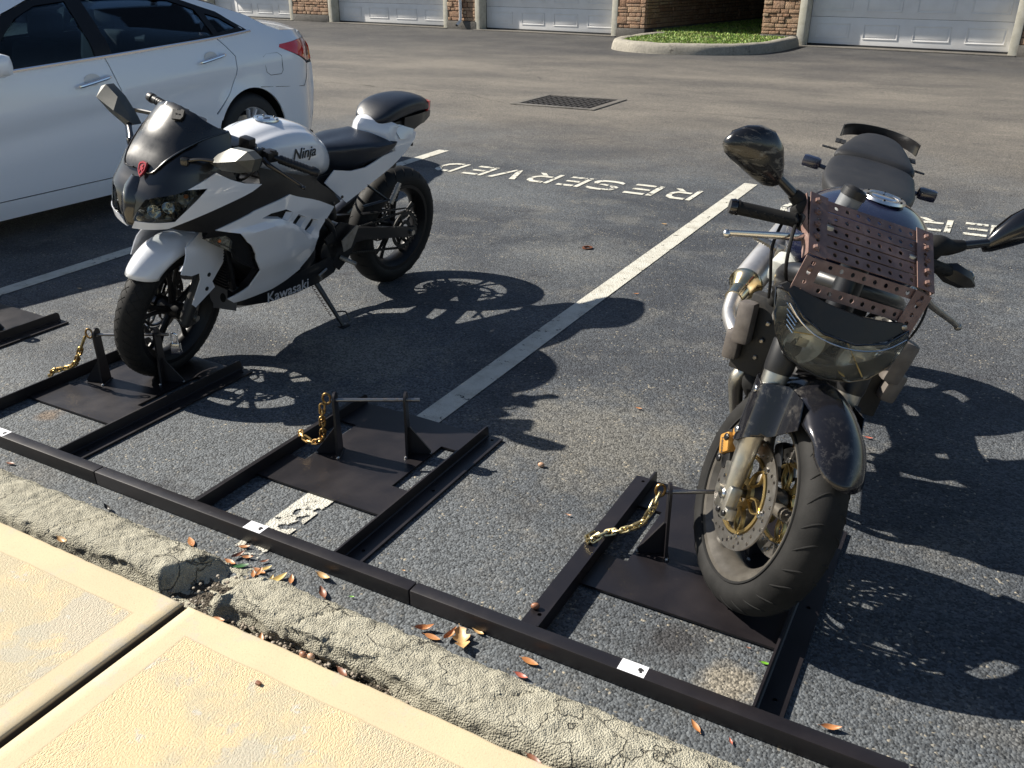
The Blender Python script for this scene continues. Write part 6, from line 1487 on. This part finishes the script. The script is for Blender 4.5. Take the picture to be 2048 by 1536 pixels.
        # wheel-arch liner
        for hx in (0,2.80):
            m=MB(); m.lathe([(.375,-.30),(.375,.0),(.367,.012)] if s>0 else [(.375,.30),(.375,0),(.367,-.012)],Matrix.Translation((hx,s*.885,.33)),40,a0=rad(-15),a1=rad(195)); m.lathe([(.02,-.30*s),(.375,-.30*s)],Matrix.Translation((hx,s*.885,.33)),30); m.build('arch_liner','hole_dark',root)
            # wheel
            S0=XF[0]; XF[0]=Matrix.Translation((hx,s*.80,.33))
            m=MB(); pr=[]
            for k in range(17): t=PI*k/16; pr.append((.222+.108*(math.sin(t)**.45),-math.cos(t)*.105))
            m.lathe([(.216,-.085)]+pr+[(.216,.085)],None,64,loop=True); ty=m.build('tyre','tyre_car',root,smooth=60)
            m=MB(); m.lathe([(.222,s*.088),(.216,s*.092),(.208,s*.080),(.198,s*.03),(.195,-s*.08)],None,60)
            m.lathe([(.0,s*.060),(.030,s*.062),(.042,s*.056),(.050,s*.035)],None,30)
            for k in range(5):
                for da in (-.20,.20):
                    a=2*PI*k/5+.4+da; b_=2*PI*k/5+.4+da*.55
                    m.tube([(.035*math.cos(b_),s*.052,.035*math.sin(b_)),(.12*math.cos((a+b_)/2),s*.064,.12*math.sin((a+b_)/2)),(.205*math.cos(a),s*.078,.205*math.sin(a))],[.017,.017,.024],8,smooth=3,flat=.55)
            m.build('rim','alloy',ty,smooth=40)
            MB().lathe([(.02,s*.0),(.15,s*.0),(.15,-s*.02)],None,40).build('brake_disc','disc_steel',ty)
            XF[0]=S0
    # top surfaces: (x, edge half width, edge z, centre z)
    def top(name,mat,st,th=0,n=14,sm=50,pw=2.2):
        m=MB(); rows=[]
        for x,ye,ze,zc,cx in st:
            if ye is None: ye=W(x,ze)-.001
            rows.append([(x+cx*(1-abs(u)**2),ye*u,ze+(zc-ze)*(1-abs(u)**pw)) for u in [k/n*2-1 for k in range(n+1)]])
        m.ring(rows,closed=False); return m.build(name,mat,root,smooth=sm)
    top('roof','paint_carwhite',[(1.62,.625,1.392,1.435,.12),(1.4,.612,1.415,1.46,.08),(1.0,.600,1.428,1.475,.0),(.6,.606,1.413,1.462,-.05),(.38,.622,1.385,1.44,-.10)])
    top('rear_windscreen','glass_car',[(.39,.632,1.386,1.437,-.11),(.10,None,1.293,1.36,-.14),(-.20,None,1.198,1.25,-.18),(-.40,None,1.108,1.140,-.18)])
    top('rear_pillar_cover','paint_carwhite',[(.40,.640,1.384,1.386,0)][:0] or [(-.40,None,1.108,1.140,-.19),(-.50,None,1.083,1.12,-.18),(-.75,None,1.074,1.115,-.14),(-.90,None,1.069,1.122,-.12),(-.975,None,1.038,1.105,-.125),(-.985,None,1.0,1.02,-.10),(-1.035,None,.80,.84,-.09)])
    top('rear_bumper','paint_carwhite',[(-1.035,None,.80,.815,-.09),(-1.045,None,.70,.70,-.10),(-1.05,None,.55,.55,-.10),(-1.03,None,.38,.38,-.09),(-.96,None,.22,.22,-.06)],sm=40,pw=3)
    top('windscreen','glass_car',[(1.64,.62,1.388,1.43,.12),(1.95,.68,1.24,1.30,.17),(2.25,.745,1.07,1.12,.20),(2.42,.775,.985,1.03,.22)])
    top('bonnet','paint_carwhite',[(2.42,.80,.975,1.025,.22),(2.75,.80,.935,1.01,.18),(3.1,.77,.87,.95,.16),(3.4,.70,.79,.86,.18),(3.58,.62,.72,.77,.20)])
    top('front_bumper','paint_carwhite',[(3.58,.62,.72,.765,.20),(3.68,.56,.60,.62,.16),(3.70,.56,.42,.42,.15),(3.60,.58,.24,.22,.14)],sm=40,pw=3)
    # underside, interior
    m=MB(); m.box((1.35,0,.19),(4.5,1.45,.10),b=.03); m.build('underbody','hole_dark',root)
    m=MB(); m.box((1.1,0,.42),(2.7,1.5,.36),b=.05); m.build('cabin_floor','interior',root); m=MB(); m.box((-.30,0,.99),(.55,1.30,.04),b=.02); m.build('parcel_shelf','interior',root)
    m=MB(); m.box((2.3,0,.86),(.45,1.45,.22),rot=(0,.15,0),b=.05); m.build('dashboard','interior',root)
    for (x,y,nm) in ((1.32,.38,'front_seat'),(1.32,-.38,'front_seat'),(.22,.37,'rear_seat'),(.22,-.37,'rear_seat')):
        m=MB(); m.box((x+.05,y,.80),(.16,.50,.60),rot=(0,-.25,0),b=.06); m.box((x+.38,y,.58),(.55,.50,.16),b=.05); se=m.build(nm,'interior',root,smooth=60)
        m=MB(); m.box((x-.06,y,1.19),(.11,.27,.19),rot=(0,-.2,0),b=.05); m.tube([(x-.02,y-.06,1.05),(x-.05,y-.06,1.15)],.006,6); m.tube([(x-.02,y+.06,1.05),(x-.05,y+.06,1.15)],.006,6); m.build('headrest','interior',se,smooth=60)
    m=MB(); m.lathe([(.19,-.012),(.205,0),(.19,.012)],Matrix.Translation((1.98,.38,.93))@Matrix.Rotation(PI/2,4,'Z')@Matrix.Rotation(.4,4,'X'),30,loop=True); m.build('steering_wheel','black_plastic',root)
car()
# ================= SMALL THINGS ON THE GROUND =================
def leaf(x,y,ang,L,mat,label,curl=.25,wr=.36,z0=.004,tilt=0,cat='leaf',lobed=False,group='fallen leaves'):
    m=MB(); n=12; rows=[]
    for i in range(n+1):
        t=i/n; w=L*wr*.5*(math.sin(PI*t**.85))**.8
        if lobed: w=L*.55*.5*(.35+.65*abs(math.sin(t*PI*3.4)))*math.sin(PI*min(1,t*1.02))**.6
        zc=curl*L*(2*t-1)**2*.5*(1 if t>.5 else .6)
        rows.append([(L*(t-.5),w*s,z0+.001+zc+abs(s)**1.5*w*curl*1.4) for s in (-1,-.6,-.2,.2,.6,1)])
    m.ring(rows,closed=False)
    m.tube([(-L*.5,0,z0+rows[0][2][2]*.0+curl*L*.3),(-L*.62,0,z0+curl*L*.35)],.0006,4)
    o=m.build('leaf',mat,smooth=60); o.location=(x,y,0); o.rotation_euler=(tilt,0,ang)
    tag(o,label,cat,group); return o
LV=[(-1.846,1.394,2.6,.052,'leaf_orange','orange leaf lying alone on the asphalt left of the painted line end',.12,0),
(-2.735,1.42,.2,.034,'leaf_brown','small brown leaf on the asphalt between rail and kerb near the left edge',.2,0),
(-1.690,1.452,.5,.036,'leaf_orange','orange leaf on the painted line, just behind the rail sticker',.3,0),
(-1.675,1.412,1.2,.044,'leaf_brown','dark red-brown leaf standing on the worn end of the painted line',.5,0),
(-1.646,1.418,.4,.036,'leaf_orange','tan orange leaf on the worn line end beside the red-brown one',.4,0),
(-1.672,1.378,-.1,.044,'leaf_orange','orange leaf touching the kerb just below the painted line end',.25,0),
(-1.633,1.380,.75,.046,'leaf_green','dark green leaf beside the kerb gap',.2,0),
(-1.590,1.428,.8,.028,'leaf_brown','small red-brown leaf against the rail foot',.4,0),
(-1.563,1.405,1.0,.036,'leaf_yellow','yellow-orange leaf resting across another leaf below the rail',.3,0),
(-1.570,1.388,-.1,.046,'leaf_orange','orange leaf under the yellow-orange one, below the rail',.2,0),
(-1.577,1.370,2.3,.034,'leaf_orange','slim orange leaf close to the kerb edge, below its pair',.2,0),
(-1.516,1.374,1.9,.034,'leaf_yellow','pale yellow curled leaf at the left of the broad yellow leaf',.4,0),
(-1.500,1.386,1.3,.060,'leaf_yellow','broad bright yellow leaf, the largest of the cluster by the kerb',.3,0),
(-1.467,1.402,2.2,.040,'leaf_orange','orange leaf right of the broad yellow leaf',.25,0),
(-1.395,1.452,-.15,.054,'leaf_tan','curled tan leaf half under the rail',.5,0),
(-1.352,1.397,2.5,.052,'leaf_brown','red-brown curled leaf on the asphalt below the second rail joint',.4,0),
(-1.032,1.412,.55,.052,'leaf_orange','arched orange-brown leaf right of the middle of the rail',.7,0),
(-.998,1.398,.0,.048,'leaf_orange','flat orange leaf beside the arched one',.15,0),
(-.962,1.425,1.4,.050,'leaf_orange','upright orange leaf against the crumpled leaf',.6,0),
(-.905,1.470,-.2,.036,'leaf_tan','thin tan leaf tucked under the rail foot',.3,0),
(-.742,1.440,-.1,.050,'leaf_orange','orange leaf alone between rail and kerb left of the third sticker',.2,0),
(-.738,1.388,-.1,.038,'leaf_red','reddish leaf close to the kerb top edge',.35,0),
(-.325,1.440,2.4,.038,'leaf_orange','orange leaf touching the rail near the bottom right',.3,0),
(-.060,1.580,.3,.046,'leaf_orange','curled orange leaf on the asphalt behind the rail at the bottom right',.5,0),
(-.245,1.438,2.2,.018,'leaf_red','tiny bright red leaf scrap at the bottom edge',.4,0),
(-.930,2.055,0,.020,'acorn_pale','tiny pale crumb on the asphalt between the rack units',.6,0),
(-1.495,4.06,.5,.030,'leaf_orange','small orange leaf far out beside the long painted line',.3,0),
(-1.835,5.43,0,.040,'leaf_tan','small tan leaf on the far asphalt below the lettering',.3,0),
(-1.005,2.84,0,.028,'leaf_orange','small orange leaf on open asphalt in front of the dark motorcycle',.3,0),
(-.195,3.02,0,.030,'leaf_red','small reddish leaf in the shadow right of the dark motorcycle',.3,0),
(-.238,1.712,.1,.024,'leaf_lime','tiny bright green leaf inside the right rack unit',.2,0),
(-.288,1.745,.1,.013,'leaf_brown','tiny brown crumb on the asphalt inside the right rack unit',.5,0),
(-1.218,1.585,.1,.012,'leaf_tan','tiny tan crumb beside the right rail of the empty unit',.5,0),
(-1.275,1.425,.3,.016,'leaf_lime','tiny lime green leaf scrap just below the rail',.4,0),
(-2.208,1.392,2.9,.040,'leaf_dark','small dark curled leaf at the kerb edge on the left',.7,0),
(-4.10,2.72,.2,.030,'leaf_tan','small tan leaf in the shade beside the left bay line',.3,0),
]
for (x,y,a,L,mt,lb,cu,_) in LV: leaf(x,y,a,L,mt,lb,cu)
leaf(-.925,1.420,-.9,.088,'leaf_tan','crumpled lobed tan oak leaf, the biggest leaf by the kerb',.45,lobed=True)
leaf(-1.500,1.325,1.9,.034,'leaf_orange','orange leaf leaning in the kerb gap',.3,z0=.07)
leaf(-1.478,1.262,.8,.030,'leaf_orange','small orange leaf at the foot of the kerb gap',.3,z0=.045)
leaf(-1.335,1.150,2.2,.042,'leaf_orange','orange leaf in the crevice right of the slab joint',.3,z0=.045)
leaf(-1.455,1.135,.1,.036,'leaf_orange','orange leaf on the edge of the slab just right of the joint',.2,z0=.07)
leaf(-2.06,1.146,-.15,.050,'leaf_tan','curled tan leaf on the pavement edge at the left',.5,z0=.088)
leaf(-1.06,1.128,-.35,.040,'leaf_brown','brown leaf wedged in the crevice near the bottom middle',.3,z0=.085)
leaf(-.565,1.122,-.3,.044,'leaf_brown','brown leaf wedged in the crevice near the bottom right',.3,z0=.085)
def acorn(x,y,z,mat,label,r=.0075,a=0):
    o=MB().sphere((0,0,0),r,12,(1.35,1,1)).build('acorn',mat); o.location=(x,y,z+r*.9); o.rotation_euler=(0,0,a); tag(o,label,'acorn','acorns')
acorn(-.818,1.615,.0105,'acorn_brown','shiny brown acorn sitting on the rail flange of the right rack unit',.009,.5)
acorn(-1.140,2.28,.0,'acorn_pale','pale acorn on open asphalt between the rack units',.009,.2)
acorn(-1.165,1.118,.095,'acorn_brown','brown acorn on the slab edge, left of its pale neighbour',.0075)
acorn(-1.145,1.122,.095,'acorn_pale','pale acorn on the slab edge, right of its brown neighbour',.0075)
acorn(-1.54,.985,.058,'acorn_pale','pale acorn lodged in the dark joint between the slabs',.007)
wsh=MB().lathe([(.022,-.003),(.032,-.003),(.032,.004),(.022,.004)],Matrix.Rotation(PI/2,4,'X'),24,loop=True).build('washer','rust'); wsh.location=(-2.06,4.695,.005); tag(wsh,'rusty steel washer ring lying on the asphalt between the bays','washer')
ch=MB().box((0,0,.003),(.014,.009,.006),b=.002).build('wood_chip','leaf_brown'); ch.location=(-1.19,1.0,.101); tag(ch,'small brown bark chip on the near pavement slab','bark chip')
